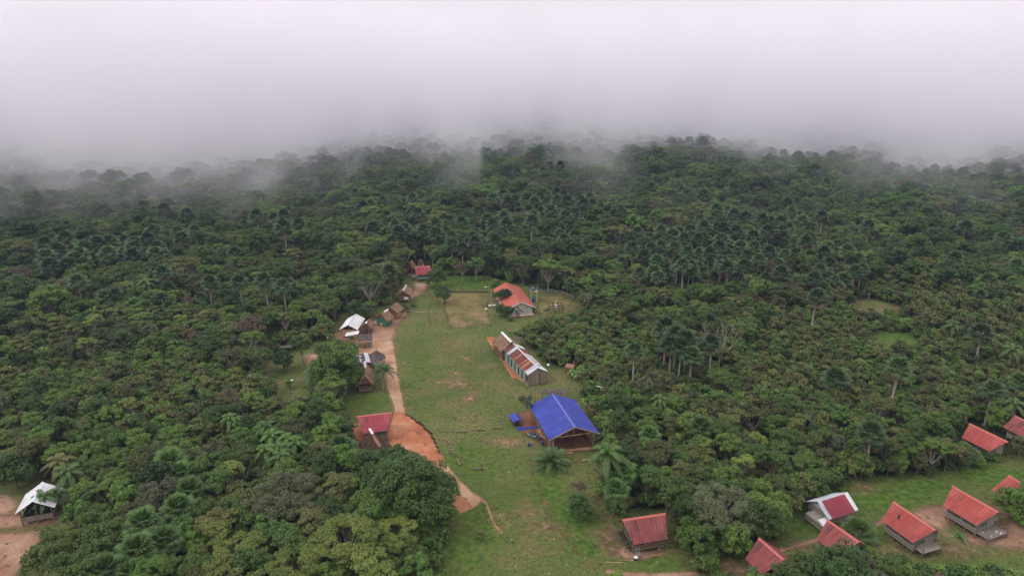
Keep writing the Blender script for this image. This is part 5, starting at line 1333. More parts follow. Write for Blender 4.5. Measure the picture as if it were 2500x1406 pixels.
# ruined white sheet roof with scattered sheets
h, g = house('collapsed_building', 'ruined low building with broken white and rusty roof sheets', (893.5,884), (887.5,861), (866,885), 3.6, 2.4, M['thatchgrey'], M['woodbrown'], None, fl=.2, base=False, windows=False, opens={}, og=.3, oe=.4, group=None, cat='building', irr=.15, half=4.0)
L_, w_ = g[0], g[1]; rn = random.Random(31)
roof_slope('white_ridge_sheets', M['zinc'], h, L_, w_, 3.6, 2.4, -1, .05, lift=.14, y1f=.32)
for i in range(46):
    x = rn.uniform(-L_/2, L_/2); y = rn.uniform(.15, 1)*w_; z = 3.6-1.2*y/w_+.2; lx = rn.uniform(.25, 1.0); ly = rn.uniform(.15, .5); q = MB(); q.box(x-lx/2, x+lx/2, y-ly/2, y+ly/2, z, z+.04)
    q.build('loose_sheet', M[rn.choice(['white','zinc','rust2','cap','stone'])], h)
q = MB(); q.box(-L_/2-.9, -L_/2-.5, .4, 3.4, 2.3, 2.4); q.build('fallen_beam', M['cap'], h)
# little outbuildings
def small_roof(name, label, cat, px, py, lx, ly, h_, mat, wall=None, tilt=.35, rz=0, walls=True):
    p = W(px, py, h_); r = thing(name, label, cat, (p.x, p.y, 0), rz)
    q = MB(); q.quad((-lx/2,-ly/2,h_-tilt/2), (lx/2,-ly/2,h_-tilt/2), (lx/2,ly/2,h_+tilt/2), (-lx/2,ly/2,h_+tilt/2)); o = q.build('roof', mat, r); md = o.modifiers.new('t','SOLIDIFY'); md.thickness = .06
    for x in (-lx*.42, lx*.42):
        for y in (-ly*.42, ly*.42): p2 = MB(); p2.bar((x, y, -.1), (x, y, h_+tilt*y/ly-.06), .11); p2.build('post', M['post'], r)
    if wall: q = MB(); q.box(-lx*.4, lx*.4, -ly*.4, ly*.4, 0, h_-tilt*.6); q.build('wall', wall, r)
    return r
small_roof('latrine', 'small grey roofed shed standing behind the long school', 'shed', 1265, 826, 2.8, 1.5, 2.4, M['thatchgrey'], None, .4, R(-8))
small_roof('brick_outhouse', 'small reddish outhouse with a brown roof right of the long school', 'shed', 1391, 893, 2.6, 1.8, 2.3, M['thatchred'], M['woodbrown'], .5, R(-25))
small_roof('tin_shelter', 'small grey roof half hidden behind trees above the left lawn', 'shed', 697, 846, 3.6, 1.4, 2.2, M['thatchgrey'], None, .3, R(12))
c, an, L2, w2, _ = frame((1268,1026), (1256,1008), (1249,1010), 1.9, 1.5)
h = thing('small_blue_shelter', 'tiny gabled shelter with a blue metal roof left of the hall', 'shelter', tuple(W(1259,1019,1.6).xy)+(0,), an)
roof(h, M['blue'], 3.9, 1.25, 1.9, 1.45, cap=M['bluecap'], capw=.12); stilts(h, -1.6, 1.6, -.9, .9, 1.45, 2, 2, r=.08)
q = MB(); q.box(-1.5, 1.5, -.7, .7, 0, .5); q.build('stored_load', M['darkcloth'], h)
# unfinished frame behind the hall
p = W(1352,952,2.6); h = thing('drying_shelter', 'open pole frame with a strip of grey thatch behind the blue roof', 'shelter', (p.x, p.y, 0), R(-3))
roof_slope('roof', M['thatchgrey'], h, 6.5, 1.7, 2.9, 2.4, -1, .12, .1, seed=7)
for x in (-3.1, -1, 1.1, 3.1, 4.3, -5.0):
    for y in (-1.6, .2): q = MB(); q.bar((x, y, -.1), (x, y, 2.7), .1); q.build('post', M['post'], h)
q = MB(); q.bar((-5.0, .2, 2.75), (4.6, .2, 2.75), .09); q.bar((-5, -1.6, 2.35), (4.4, -1.6, 2.35), .08); q.bar((3.1, -.5, 2.7), (5.6, -5.5, .2), .09); q.build('rail', M['post'], h)
# deck house hint at the far right of the lower right village: none seen
# ------------------------------------------------------------------ objects
def log_bench(px, py, ln_, rz, lab):
    p = W(px, py, .4); r = thing('log_bench', lab, 'bench', (p.x, p.y, 0), rz, 'log benches around the lawn')
    q = MB(); q.bar((-ln_/2, 0, .42), (ln_/2, 0, .42), .36, .12); q.build('seat', M['post'], r)
    for x in (-ln_*.38, ln_*.38): q = MB(); q.bar((x, 0, -.05), (x, 0, .36), .22); q.build('leg', M['post'], r)
    return r
log_bench(1126,1052,2.9,R(4),'plank bench nearest the dirt road in the upper row of three'); log_bench(1173,1047.5,2.4,R(4),'middle plank bench of the upper row of three'); log_bench(1214.5,1043,2.4,R(4),'plank bench nearest the blue roof')
log_bench(1094,1077,1.9,R(-66),'topmost of the three benches slanting beside the dirt road'); log_bench(1106.5,1101,1.9,R(-66),'middle of the three benches slanting beside the dirt road'); log_bench(1119.5,1128,2.0,R(-66),'lowest of the three benches slanting beside the dirt road')
log_bench(1169,1142.5,2.5,R(6),'plank bench with a person sitting on it')
def barrel(px, py, lab, lid=None, s=1.0, cat='barrel'):
    p = W(px, py, 0); r = thing('barrel', lab, cat, (p.x, p.y, 0), 0, 'blue barrels')
    q = MB(); q.lathe([(.27*s,0),(.30*s,.15),(.30*s,.4),(.315*s,.43),(.30*s,.46),(.30*s,.72),(.27*s,.88*s+.02)], k=14); q.build('body', M['barrel'], r, True)
    q = MB(); q.lathe([(.28*s,.905),(.28*s,.94),(.2*s,.95)], k=14); q.build('lid', lid or M['barrel'], r)
    return r
barrel(1291.7,1089,'blue barrel standing alone on the grass left of the hall'); barrel(1317,1073,'blue barrel beside the dark heap'); barrel(1325,1086,'blue barrel nearest the front corner of the blue roof')
barrel(942.5,1088,'blue barrel with a white lid beside the dark thatched hut', M['whitep'], 1.3); barrel(947,1089,'open blue barrel next to the white lidded barrel', None, 1.2); barrel(1302,736,'blue tank on the ground under the water tower', None, 1.8)
p = W(1552,1366,0); r = thing('wash_tub', 'dark tub with a white rim in front of the stilted house', 'tub', (p.x, p.y, 0)); q = MB(); q.lathe([(.26,0),(.34,.5),(.34,.55)], k=14); q.build('body', M['darkcloth'], r); q = MB(); q.lathe([(.38,.56),(.38,.60),(.3,.61)], k=14); q.build('rim', M['whitep'], r)
def person(px, py, lab, shirt, shorts, h_=1.5, face=0, pose='walk', seat=0):
    """one continuous skinned body, with shirt, shorts and hair fitted on it"""
    p = W(px, py, 0); k = h_/1.7
    r = thing('person', lab, 'person', (p.x, p.y, seat), face)
    if pose == 'sit':
        J = dict(pel=(0,0,.12), chest=(0,.02,.42), neck=(0,.02,.56), head=(0,.04,.70), top=(0,.04,.80), ls=(-.17,.02,.50), rs=(.17,.02,.50), le=(-.22,-.08,.25), re=(.22,-.08,.25), lh=(-.14,-.30,.18), rh=(.14,-.30,.18), lk=(-.11,-.42,.12), rk=(.11,-.42,.12), lf=(-.12,-.44,-.32), rf=(.12,-.44,-.32), lt=(-.12,-.58,-.36), rt=(.12,-.58,-.36))
    else:
        s = .20 if pose == 'walk' else .03
        J = dict(pel=(0,0,.90), chest=(0,0,1.22), neck=(0,0,1.42), head=(0,-.02,1.56), top=(0,-.02,1.66), ls=(-.18,0,1.36), rs=(.18,0,1.36), le=(-.23,s*.6,1.10), re=(.23,-s*.6,1.10), lh=(-.24,s*.4-.06,.86), rh=(.24,-s-.06,.88), lk=(-.10,-s,.50), rk=(.10,s*.4,.49), lf=(-.10,-s*.9,.08), rf=(.10,s*1.5,.08), lt=(-.10,-s*.9-.15,.04), rt=(.10,s*1.5-.15,.04))
    rad = dict(pel=.13, chest=.135, neck=.055, head=.095, top=.07, ls=.055, rs=.055, le=.042, re=.042, lh=.034, rh=.034, lk=.06, rk=.06, lf=.04, rf=.04, lt=.035, rt=.035)
    E = [('pel','chest'),('chest','neck'),('neck','head'),('head','top'),('chest','ls'),('chest','rs'),('ls','le'),('le','lh'),('rs','re'),('re','rh'),('pel','lk'),('lk','lf'),('lf','lt'),('pel','rk'),('rk','rf'),('rf','rt')]
    def skin(name, keys, edges, grow, mat):
        me = bpy.data.meshes.new(name); me.from_pydata([tuple(Vector(J[a])*k) for a in keys], [(keys.index(a), keys.index(b)) for a, b in edges], [])
        me.materials.append(mat); o = bpy.data.objects.new(name, me); COL.objects.link(o); o.parent = r
        o.modifiers.new('skin', 'SKIN'); d = me.skin_vertices[0].data
        for i, a in enumerate(keys): g_ = rad[a]*k*grow; d[i].radius = (g_, g_*(.8 if a in ('pel','chest') else 1))
        d[0].use_root = True; sb = o.modifiers.new('sub', 'SUBSURF'); sb.levels = 1; sb.render_levels = 1; return o
    skin('body', list(rad), E, 1.0, M['skin'])
    # fingers
    q = MB()
    for hnd, sg in (('lh', -1), ('rh', 1)):
        b_ = Vector(J[hnd])*k
        for f in range(5): a_ = b_ + Vector((sg*.005+(f-2)*.016, 0, -.01))*k; q.bar(a_, a_ + Vector(((f-2)*.006, -.02, -.085+.01*abs(f-2)))*k, .014*k)
    q.build('fingers', M['skin'], r)
    skin('shirt', ['pel','chest','ls','rs'], [('pel','chest'),('chest','ls'),('chest','rs')], 1.22, M[shirt])
    skin('shorts', ['pel','lk','rk'], [('pel','lk'),('pel','rk')], 1.15, M[shorts])
    q = MB(); t_ = Vector(J['head'])*k; n0 = []
    q.lathe([(.098*k, t_.z+.02*k), (.108*k, t_.z+.06*k), (.095*k, t_.z+.11*k), (.05*k, t_.z+.145*k)], t_.x, t_.y+.015*k, 10); q.build('hair', M['hair'], r)
    return r
person(1239,1316,'child in a light shirt walking behind on the trodden path','shirt_grey','cloth_dark',1.25,R(160)); person(1250,1326,'child in a white shirt walking ahead at the end of the red path','shirt_white','shorts_blue',1.3,R(170))
person(1449,1335,'person in a grey blue shirt walking near the stilted house','shirt_blue','cloth_dark',1.4,R(200)); person(1303,1382,'small child in a yellow shirt at the bottom of the lawn','shirt_yellow','cloth_dark',1.05,R(30),'stand')
person(1181.5,749,'person in a white shirt standing on the fenced field','shirt_white','cloth_dark',1.75,R(90),'stand'); person(1187.5,747.5,'person in dark clothes facing the one in white','cloth_dark','cloth_dark',1.7,R(-80),'stand'); person(1190.5,748.5,'second person in dark clothes, closest to the lamp post','cloth_dark','shorts_blue',1.6,R(-100),'stand')
person(1175.5,1146,'person sitting at the end of a plank bench','shirt_red','cloth_dark',1.5,R(180),'sit',.48)
# white bundles on the field by the lamp post
rn = random.Random(12)
for i, (px, py, mt, l) in enumerate(((1187,756,'whitep','white ball lying on the fenced field'), (1196,747,'whitep','white bundle beside the lamp post'), (1201,750,'rust2','pale reddish bundle beside the lamp post'), (1206,746,'whitep','white bundle right of the lamp post'), (1221,757,'whitep','white bundle under the trees'))):
    p = W(px, py, 0); q = MB(); q.lathe([(.18,0),(.45,.1),(.5,.3),(.34,.55),(.1,.62)], k=9); o = q.build('ball' if i == 0 else 'bundle', M[mt]); o.location = (p.x, p.y, 0); o.scale = (1, 1, .9) if i == 0 else (1.5, .9, .7)
    tag(o, l, 'ball' if i == 0 else 'bundle', None)
# goals, net poles, posts
def goal(pts, h_, lab, name='goal_frame', bar=True, th=.09, mat='post', group=None):
    c = W(*pts[0], 0); r = thing(name, lab, 'goal', (c.x, c.y, 0), 0, group)
    P = [W(*a, 0)-c for a in pts]
    for v in P: q = MB(); q.bar((v.x, v.y, -.1), (v.x, v.y, h_), th); q.build('post', M[mat], r)
    if bar: q = MB(); q.bar((P[0].x, P[0].y, h_), (P[1].x, P[1].y, h_), th*.8); q.build('crossbar', M[mat], r)
goal([(1121.5,981),(1160.5,978)], 1.9, 'thin pole goal at the near end of the pitch')
goal([(1061,826),(1091,824)], 1.9, 'thin pole goal at the far end of the pitch')
goal([(1077.5,744),(1080.5,751)], 3.0, 'pale goal frame at the left side of the fenced field', mat='timber', th=.16)
goal([(1226,1000),(1232,1028)], 2.2, 'pole frame standing on the grass left of the small blue shelter')
c = W(1000,770,0); r = thing('net', 'sagging rope strung between poles near the thatched huts', 'net', (c.x, c.y, 0)); e_ = W(1058,771,0)-c
for v in (Vector((0,0,0)), e_): q = MB(); q.bar((v.x, v.y, -.1), (v.x, v.y, 2.4), .1); q.build('post', M['greypost'], r)
q = MB(); q.tube([(e_.x*t, e_.y*t, 1.9-2.2*t*(1-t)) for t in np.linspace(0, 1, 9)], [.06]*9, 5); q.build('rope', M['rope'], r)
def pole(name, px, py, h_, lab, th=.16, mat='greypost', cat='pole', lamp=False):
    p = W(px, py, 0); r = thing(name, lab, cat, (p.x, p.y, 0)); q = MB(); q.tube([(0,0,-.2),(0,0,h_)], [th, th*.65], 8); q.build('pole', M[mat], r)
    if lamp:
        q = MB(); q.bar((0,0,h_-.1),(-.9,0,h_+.15), .07); a_ = q.build('arm', M[mat], r); q = MB(); q.box(-1.5,-.8,-.16,.16,h_+.08,h_+.24); q.build('lamp_head', M['whitep'], r)
    return r
pole('concrete_pole', 1198.5,743,6.0,'thick pale concrete pole on the fenced field', .2, 'concrete'); pole('lamp_post', 1193.5,731,4.8,'thin lamp post behind the concrete pole', .09, 'greypost', 'lamp post', True)
pole('utility_pole', 1313,718,8.5,'tall thin pole beside the water tower', .12, 'post'); pole('wooden_pole', 1047.5,727,5.0,'dark pole beside the far path', .12, 'post'); pole('wooden_pole', 1128.5,711,3.6,'dark post rising from the far fence', .10, 'post')
pole('wooden_pole', 1244.5,901,2.6,'thin pole in front of the long school', .08, 'post'); pole('wooden_pole', 919,858,5.0,'thin pole behind the round shelter', .08, 'timber')
pole('wooden_pole', 658,880,4.5,'left of the two thin poles on the left lawn', .08, 'post'); pole('wooden_pole', 663,948,6.5,'tall thin pole at the edge of the left lawn', .09, 'post')
# fences: posts and wires follow the ground line
def fence(pts, step, h_, lab, rails=(.5,.95), th=.11, mat='post', name='fence', rt=.045):
    P = [W(*a, 0) for a in pts]; c = P[0]; r = thing(name, lab, 'fence', (c.x, c.y, 0)); rn = random.Random(len(pts)); rl = MB(); pp = []
    for a, b_ in zip(P[:-1], P[1:]):
        n = max(1, int((b_-a).length/step))
        pp += [a.lerp(b_, i/n) for i in range(n)]
    pp.append(P[-1])
    for v in pp: v = v-c; hh = h_*rn.uniform(.9, 1.15); q = MB(); q.bar((v.x, v.y, -.1), (v.x+rn.uniform(-.05,.05), v.y, hh), th); q.build('post', M[mat], r)
    for a, b_ in zip(pp[:-1], pp[1:]):
        for z in rails: rl.bar((a-c)+Vector((0,0,z)), (b_-c)+Vector((0,0,z)), rt)
    rl.build('rails', M[mat], r)
fence([(1096,804),(1120,802),(1160,799),(1200,797),(1225,793)], 2.6, 1.25, 'dark post and rail fence at the near end of the small field')
fence([(1080,748),(1086,765),(1091,783),(1096,804)], 2.6, 1.0, 'low dark fence along the left side of the small field')
fence([(1098,709),(1130,709),(1165,709),(1198,710)], 3.0, 1.1, 'dark fence along the far side of the small field', (.4,.8), .13)
fence([(1318,716),(1345,714),(1372,719),(1400,730),(1425,744)], 4.0, 1.5, 'pale rail fence curving behind the playground frame', (.5,1.0,1.4), .14, 'greypost', rt=.07)
w0 = W(1098,713,0); w1_ = W(1198,714,0); q = MB(); q.bar((w0.x, w0.y, .15), (w1_.x, w1_.y, .15), .3, .35); o = q.build('earth_kerb', M['earthface']); tag(o, 'low dark earth bank under the far fence', 'bank')
o = pole  # noqa
# water tower
p = W(1303,735,0); r = thing('water_tower', 'water tower with a blue tank on tall posts', 'water tower', (p.x, p.y, 0))
for x in (-1.0, 1.2):
    for y in (-1.0, 1.0): q = MB(); q.bar((x, y, -.1), (x, y, 3.9), .24); q.build('post', M['concrete'], r)
for x in (-1.0, 1.2):
    for y in (-1.0, 1.0): q = MB(); q.bar((x, y, 4.05), (x, y, 6.0), .1); q.build('upper_post', M['post'], r)
q = MB(); q.box(-1.3, 1.5, -1.3, 1.3, 3.9, 4.05); q.build('platform', M['timber'], r)
q = MB(); q.lathe([(.72,4.05),(.85,4.3),(.85,5.0),(.75,5.25),(.35,5.5),(.3,5.6)], -.25, 0, 16); q.build('tank', M['tank'], r, True)
q = MB(); q.box(-1.15, -.8, -1.05, -.95, 0, 3.6); q.build('orange_panel', M['yellow'], r)
q = MB()
for a_, b_ in (((-1,-1,6),(1.2,-1,6)), ((1.2,-1,6),(1.2,1,6)), ((1.2,1,6),(-1,1,6)), ((-1,1,6),(-1,-1,6)), ((-1,-1,2),(1.2,-1,2)), ((1.2,-1,2),(1.2,1,2))): q.bar(a_, b_, .09)
q.build('brace', M['post'], r)
# climbing frame
p = W(1357,762,0); r = thing('climbing_frame', 'dark climbing frame with a round metal drum on the dry grass', 'frame', (p.x, p.y, 0), R(10))
for x in (-2.4, -.8, .8, 2.4):
    for y in (-1.5, 1.5): q = MB(); q.bar((x, y, -.1), (x, y, 3.1), .14); q.build('post', M['dark'], r)
q = MB()
for z in (1.8, 3.0):
    for y in (-1.5, 1.5): q.bar((-2.4, y, z), (2.4, y, z), .1)
    for x in (-2.4, -.8, .8, 2.4): q.bar((x, -1.5, z), (x, 1.5, z), .1)
q.build('bars', M['dark'], r); q = MB(); q.lathe([(.5,1.4),(.62,1.7),(.62,2.4),(.5,2.7)], 0, 0, 12); q.build('drum', M['zinc'], r); q = MB(); q.bar((-.4,-.6,3.0),(-.1,-.4,4.4),.12); q.build('pale_bar', M['whitep'], r)
# around the hall: sheets, heap, lumber
def slab(name, lab, cat, px, py, lx, ly, lz, rz, mat, z=0, group=None):
    p = W(px, py, z); q = MB(); q.box(-lx/2, lx/2, -ly/2, ly/2, 0, lz); o = q.build(name, mat); o.location = (p.x, p.y, z+.01); o.rotation_euler = (0,0,rz); tag(o, lab, cat, group); return o
slab('metal_sheets', 'blue roofing sheets lying on the red soil', 'roofing sheets', 1290,1045,5.2,1.1,.14,R(7),M['blue']); slab('metal_sheets', 'shorter blue roofing sheets at the left end of the pile', 'roofing sheets', 1272,1048,2.2,.9,.08,R(5),M['blue'])
slab('plank', 'brown board lying below the blue sheets', 'plank', 1288,1052,5,.4,.1,R(7),M['woodbrown'])
for i, (px, py, ln_, rz, l) in enumerate(((1415,1098,9.0,6,'long pale beam in front of the hall floor'), (1385,1106,2.6,-2,'short board left of the long pale beam'), (1438,1122,3.2,14,'reddish boards in the grass below the hall'), (1425,1127,6,10,'dark pole beside the reddish boards'),
        (1115,1112,6.2,-33,'long dark pole lying on the dirt road'), (1072,1106,2.6,-35,'short dark log lying on the dirt road'), (1022,1057,2.6,-50,'thin curved branch on the red soil'), (1038,1085,1.6,-60,'short stick on the red soil'), (958,1078,1.8,55,'pale plank leaning beside the barrels'),
        (1208,957,9.0,20,'') )):
    if not l: continue
    p = W(px, py, 0); q = MB(); q.bar((-ln_/2, 0, .12), (ln_/2, 0, .14), .22 if i < 3 else .14); o = q.build('plank' if i < 3 or i == 8 else 'pole', M['timber'] if i in (0,1,2,8) else M['post']); o.location = (p.x, p.y, 0); o.rotation_euler = (0,0,R(rz)); tag(o, l, 'plank' if i < 3 or i == 8 else 'log')
for i in range(3): slab('plank', ('upper','middle','lower')[i]+' long board leaning along the left eave of the hall', 'plank', 1317+i*7,1050+i*10,4.2,.3,.12,R(-58+3*i),M['timber'])
p = W(1301,1063,0); r = thing('covered_heap', 'dark heap under a tarpaulin left of the hall', 'heap', (p.x, p.y, 0), R(-40)); rn = random.Random(3); q = MB(); N0 = []
for j in range(5):
    for i in range(9): q.v.append((-1.5+i*.375, -.9+j*.45, .05+.75*math.sin(math.pi*i/8)*math.sin(math.pi*j/4)+rn.uniform(0,.12)))
for j in range(4):
    for i in range(8): a = j*9+i; q.f.append((a, a+1, a+10, a+9))
q.build('tarpaulin', M['darkcloth'], r); q = MB(); q.bar((-1.2,-.7,.3),(1.4,-.5,.4),.14); q.bar((-1.0,.5,.4),(1.2,.3,.5),.1); q.build('machine_parts', M['zincb'], r)
p = W(1338,899,0); r = thing('satellite_dish', 'small white dish behind the near corner of the long school', 'dish', (p.x, p.y, 0)); q = MB(); q.bar((0,0,-.1),(0,0,1.2),.08); q.build('stand', M['post'], r); q = MB(); q.lathe([(.05,0),(.25,.07),(.36,.17)], k=14); o = q.build('reflector', M['whitep'], r); o.location = (0,-.1,1.2); o.rotation_euler = (R(60),0,0)
p = W(703,931,0); r = thing('bicycle', 'bicycle lying on its side on the left lawn', 'bicycle', (p.x, p.y, .1), R(15))
for x in (-.5, .5):
    q = MB(); n = 16; q.tube([(x+.33*math.cos(2*math.pi*i/n), .33*math.sin(2*math.pi*i/n), .05) for i in range(n+1)], [.035]*(n+1), 5); q.build('wheel', M['whitep'], r)
q = MB(); q.bar((-.5,0,.1),(-.1,.3,.1),.04); q.bar((-.1,.3,.1),(.4,.35,.1),.04); q.bar((.4,.35,.1),(.5,0,.1),.04); q.bar((-.5,0,.1),(.05,-.05,.1),.04); q.bar((.05,-.05,.1),(-.1,.3,.1),.04); q.build('frame', M['redpaint'], r)
slab('metal_sheet', 'white sheet lying on the left lawn beside the bicycle', 'sheet', 708,929,1.6,.7,.08,R(20),M['whitep']); slab('metal_sheet', 'pale sheet caught in the trees left of the stilted thatched hut', 'sheet', 923,735,2.4,.6,.06,R(30),M['whitep'], 1.5)
slab('metal_sheet', 'white torn sheet in the trees right of the blue roof', 'sheet', 1463,944,1.5,.35,.05,R(-30),M['zinc'], 5.5); slab('plank', 'pale branch on the grass near the stilted house', 'plank', 1498,1373,3.2,.12,.1,R(-2),M['timber'])
# rubble: broken brick scattered on the grass, too many to count
def rubble(name, lab, spots, n, s0=.06, s1=.2, mat='stone'):
    q = MB(); rn = random.Random(name)
    for k in range(n):
        px, py, rx_, ry_ = rn.choice(spots); p = W(px, py, 0); a_ = rn.uniform(0, 6.28); d_ = abs(rn.gauss(0, .55)); x = p.x+rx_*d_*math.cos(a_); y = p.y+ry_*d_*math.sin(a_); s_ = rn.uniform(s0, s1); t_ = rn.uniform(0, 3); ca, sa = math.cos(t_)*s_, math.sin(t_)*s_
        q.prism([(x-ca,y-sa,0),(x+sa,y-ca,0),(x+ca,y+sa,0),(x-sa,y+ca,0)], [(x-ca*.7,y-sa*.7,s_*.8),(x+sa*.7,y-ca*.7,s_*.7),(x+ca*.7,y+sa*.7,s_*.9),(x-sa*.7,y+ca*.7,s_*.7)])
    o = q.build(name, M[mat]); tag(o, lab, 'rubble', None, 'stuff')
rubble('rubble', 'broken brick scattered on the lawn and the pitch', [(1238,1080,5,2.6)]*5 + [(1146,973,2.4,1.8)]*2 + [(1123,937,3,2.5)]*2 + [(1100,945,4,3.5)] + [(1115,912,3,1.5)] + [(1135,875,2.5,1.6)], 560, .06, .17)
rubble('gravel', 'small pale stones spilled along the red footpath', [(1206,1262,2,3.5),(1240,1275,6,4),(1222,1290,4,4)], 260, .04, .10)
rubble('litter', 'small white scraps scattered over the grass', [(1190,1100,26,30),(1420,1250,22,24),(1400,1380,26,16),(1560,1385,20,8),(1080,930,28,40)], 26, .06, .13, 'whitep')
# grass tufts over the turf: short blades in clumps
def tufts():
    rg = np.random.default_rng(3); n = 90000; k = rg.uniform(0, 1, n)
    a_ = rg.uniform(-.8, .8, n); q_ = np.sqrt(rg.uniform(96**2, 300**2, n)); x = q_*np.sin(a_); y = q_*np.cos(a_)
    g = np.full(n, -1e9)
    for P_ in CLEAR_G: g = np.maximum(g, sdist(x, y, P_))
    for o_ in bpy.data.objects:
        pass
    px, py = PX(x, y, np.zeros(n)); keep = (g > -3) & (px > -30) & (px < 2530) & (py < 1450)
    DIRT = [[(1000,762),(972,792),(957,833),(985,985),(992,1012),(1032,1042),(1062,1078),(1085,1125),(1115,1165),(1182,1219),(1122,1254),(1098,1218),(1060,1150),(1000,1100),(940,1105),(940,1060),(957,1020),(944,945),(900,880),(862,834),(815,820),(850,795),(940,768)],
            [(1040,690),(1010,686),(975,738),(1000,740)], [(1184,823),(1216,823),(1296,936),(1250,922)], [(1306,1005),(1340,980),(1400,1000),(1462,1085),(1460,1100),(1330,1095),(1258,1040),(1258,1010)], [(1508,1345),(1520,1300),(1620,1300),(1620,1352),(1530,1366)]]
    for D_ in DIRT: keep &= ~inpoly(px, py, D_)
    clump = np.sin(x*.9+2*np.sin(y*.4))*np.cos(y*.7+1.5*np.sin(x*.3)); keep &= clump + rg.normal(0, .35, n) > .35
    i = np.nonzero(keep)[0]; print('tufts', len(i)); i = i[:30000]
    x, y = x[i], y[i]; m_ = len(i); s = rg.uniform(.12, .30, m_)*np.where(g[i] < 1.5, 1.5, 1.0); V = []; 
    V = np.zeros((m_, 4, 4, 3)); az = rg.uniform(0, 6.28, (m_, 4)); ln_ = s[:, None]*rg.uniform(.7, 1.3, (m_, 4))
    dx, dy = np.cos(az)*ln_, np.sin(az)*ln_
    base = np.stack([x, y, np.zeros(m_)], 1)[:, None, :]
    V[:, :, 0] = base; V[:, :, 2] = base + np.stack([dx, dy, ln_*.55], -1)
    V[:, :, 1] = base + np.stack([dx*.5-dy*.4, dy*.5+dx*.4, ln_*.6], -1); V[:, :, 3] = base + np.stack([dx*.5+dy*.4, dy*.5-dx*.4, ln_*.6], -1)
    T = np.zeros((m_*16, 3)); T[:, 0] = np.repeat(rg.uniform(0, 1, m_), 16); T[:, 1] = .3
    me = np_mesh('grass', V.reshape(-1, 3), np.arange(m_*16).reshape(-1, 4), M['grassleaf'], {'tint': T}); o = bpy.data.objects.new('grass', me); COL.objects.link(o); tag(o, 'tufts of rough grass over the village lawns', 'grass', None, 'stuff')
M['grassleaf'] = leaf_mat('grass_blades', (.045,.080,.014), (.17,.20,.05), .1, (.08,.11,.02))
tufts()
# ------------------------------------------------------------------ air: even haze, and the low cloud bank beyond
def box_obj(name, x0, x1, y0, y1, z0, z1, mat):
    q = MB(); q.box(x0, x1, y0, y1, z0, z1); o = q.build(name, mat); return o
m = bpy.data.materials.new('haze'); m.use_nodes = True; t = m.node_tree; t.nodes.clear()
o_ = t.nodes.new('ShaderNodeOutputMaterial'); v = t.nodes.new('ShaderNodeVolumePrincipled'); t.links.new(v.outputs[0], o_.inputs['Volume'])
v.inputs['Color'].default_value = (.52, .68, .96, 1); v.inputs['Density'].default_value = .00014; v.inputs['Anisotropy'].default_value = .2
hz = box_obj('haze', -2400, 2400, -320, 2700, -215, 112, m); tag(hz, 'thin even haze in the air over the forest', 'haze', None, 'stuff')

m = bpy.data.materials.new('low_cloud'); m.use_nodes = True; t = m.node_tree; t.nodes.clear()
o_ = t.nodes.new('ShaderNodeOutputMaterial'); v = t.nodes.new('ShaderNodeVolumePrincipled'); t.links.new(v.outputs[0], o_.inputs['Volume'])
v.inputs['Color'].default_value = (.945, .930, .968, 1); v.inputs['Anisotropy'].default_value = 0.0
P = pos(t); sx = t.nodes.new('ShaderNodeSeparateXYZ'); t.links.new(P, sx.inputs[0])
X, Y, Z = sx.outputs
# distance where the cloud begins to touch the canopy, nearer on the left
mp = t.nodes.new('ShaderNodeMapping'); mp.inputs['Scale'].default_value = (.030, .011, .020); t.links.new(P, mp.inputs[0])
n1 = t.nodes.new('ShaderNodeTexNoise'); n1.inputs['Scale'].default_value = 1.0; n1.inputs['Detail'].default_value = 5; n1.inputs['Roughness'].default_value = .62; t.links.new(mp.outputs[0], n1.inputs['Vector'])
dist = math_n(t, 'SQRT', math_n(t, 'ADD', math_n(t, 'MULTIPLY', X, X), math_n(t, 'MULTIPLY', Y, Y)))
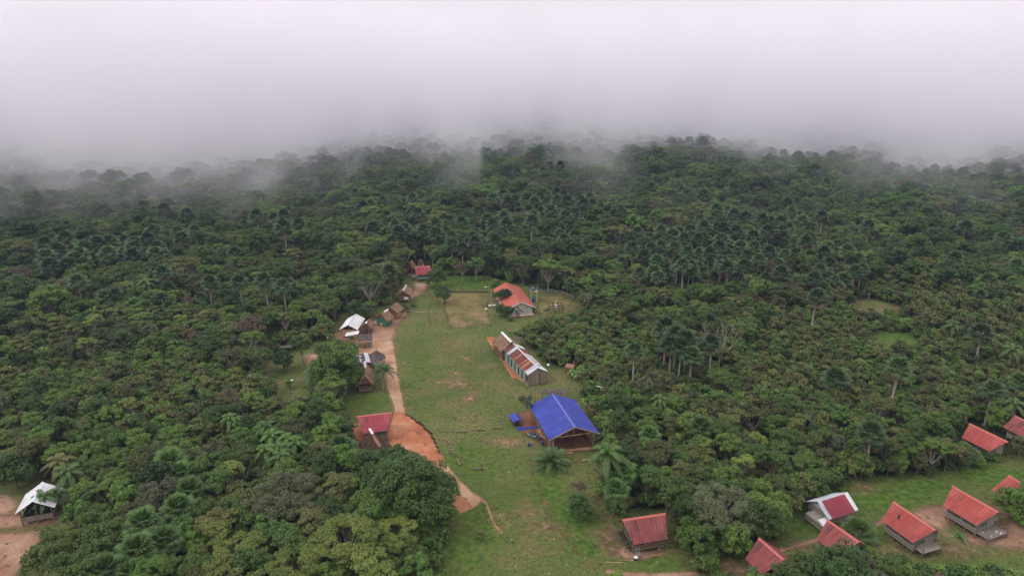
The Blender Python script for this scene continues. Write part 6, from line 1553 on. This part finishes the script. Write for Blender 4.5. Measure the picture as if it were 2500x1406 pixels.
# lobe of mist reaching down on the left
gx_ = math_n(t, 'DIVIDE', math_n(t, 'ADD', X, 215), 90); lob = math_n(t, 'POWER', 2.718, math_n(t, 'MULTIPLY', math_n(t, 'MULTIPLY', gx_, gx_), -1.0))
start = math_n(t, 'SUBTRACT', 505, math_n(t, 'MULTIPLY', lob, 120))
near = maprange(t, math_n(t, 'SUBTRACT', dist, start), 0, 165, -.44, 1.0)
low = maprange(t, Z, 22, 70, -.16, .12)
dens = math_n(t, 'ADD', math_n(t, 'ADD', near, low), math_n(t, 'MULTIPLY', math_n(t, 'SUBTRACT', n1.outputs['Fac'], .5), 2.3))
dens = math_n(t, 'MULTIPLY', math_n(t, 'MULTIPLY', maprange(t, dens, .0, .9), maprange(t, Z, 15, 165, 1, 0)), CLOUD_D)
# thin veil and hanging wisps in front of the bank, thicker over the left forest
mp2 = t.nodes.new('ShaderNodeMapping'); mp2.inputs['Scale'].default_value = (.028, .006, .012); t.links.new(P, mp2.inputs[0])
n2_ = t.nodes.new('ShaderNodeTexNoise'); n2_.inputs['Scale'].default_value = 1.0; n2_.inputs['Detail'].default_value = 4; n2_.inputs['Distortion'].default_value = .6; t.links.new(mp2.outputs[0], n2_.inputs['Vector'])
vl = math_n(t, 'MULTIPLY', maprange(t, dist, 330, 560), maprange(t, n2_.outputs['Fac'], .47, .66))
vl = math_n(t, 'MULTIPLY', vl, math_n(t, 'ADD', math_n(t, 'MULTIPLY', lob, .010), .0042))
lob2 = math_n(t, 'MULTIPLY', math_n(t, 'MULTIPLY', lob, maprange(t, dist, 350, 470)), .0035)
zf = maprange(t, Z, 15, 165, 1, 0)
dens = math_n(t, 'ADD', dens, math_n(t, 'MULTIPLY', math_n(t, 'ADD', vl, lob2), zf))
t.links.new(dens, v.inputs['Density'])
q = MB(); q.box(-1100, 1100, 330, 1050, -60, 166); fb = q.build('low_cloud', m); tag(fb, 'low cloud bank resting on the far forest', 'cloud', None, 'stuff')
m.cycles.volume_step_rate = 1.0 if hasattr(m, 'cycles') else 1

# things that still share a label are told apart by their order across the picture
from collections import defaultdict
by = defaultdict(list)
for o in list(bpy.data.objects):
    if o.parent is None and o.get('category') and o.get('label'): by[o['label']].append(o)
ORD = ['', 'second', 'third', 'fourth', 'fifth', 'sixth', 'seventh', 'eighth', 'ninth']
for lab, os_ in by.items():
    if 2 <= len(os_) <= 9:
        os_.sort(key=lambda o: float(PX(o.location.x, o.location.y, o.location.z + 4)[0]))
        for i, o in enumerate(os_):
            o['label'] = lab + (', leftmost' if i == 0 else ', rightmost' if i == len(os_)-1 else ', ' + ORD[i] + ' from left')
for o in bpy.data.objects:
    if o.get('label') and len(o['label'].split()) > 16: print('LONG', o['label'])
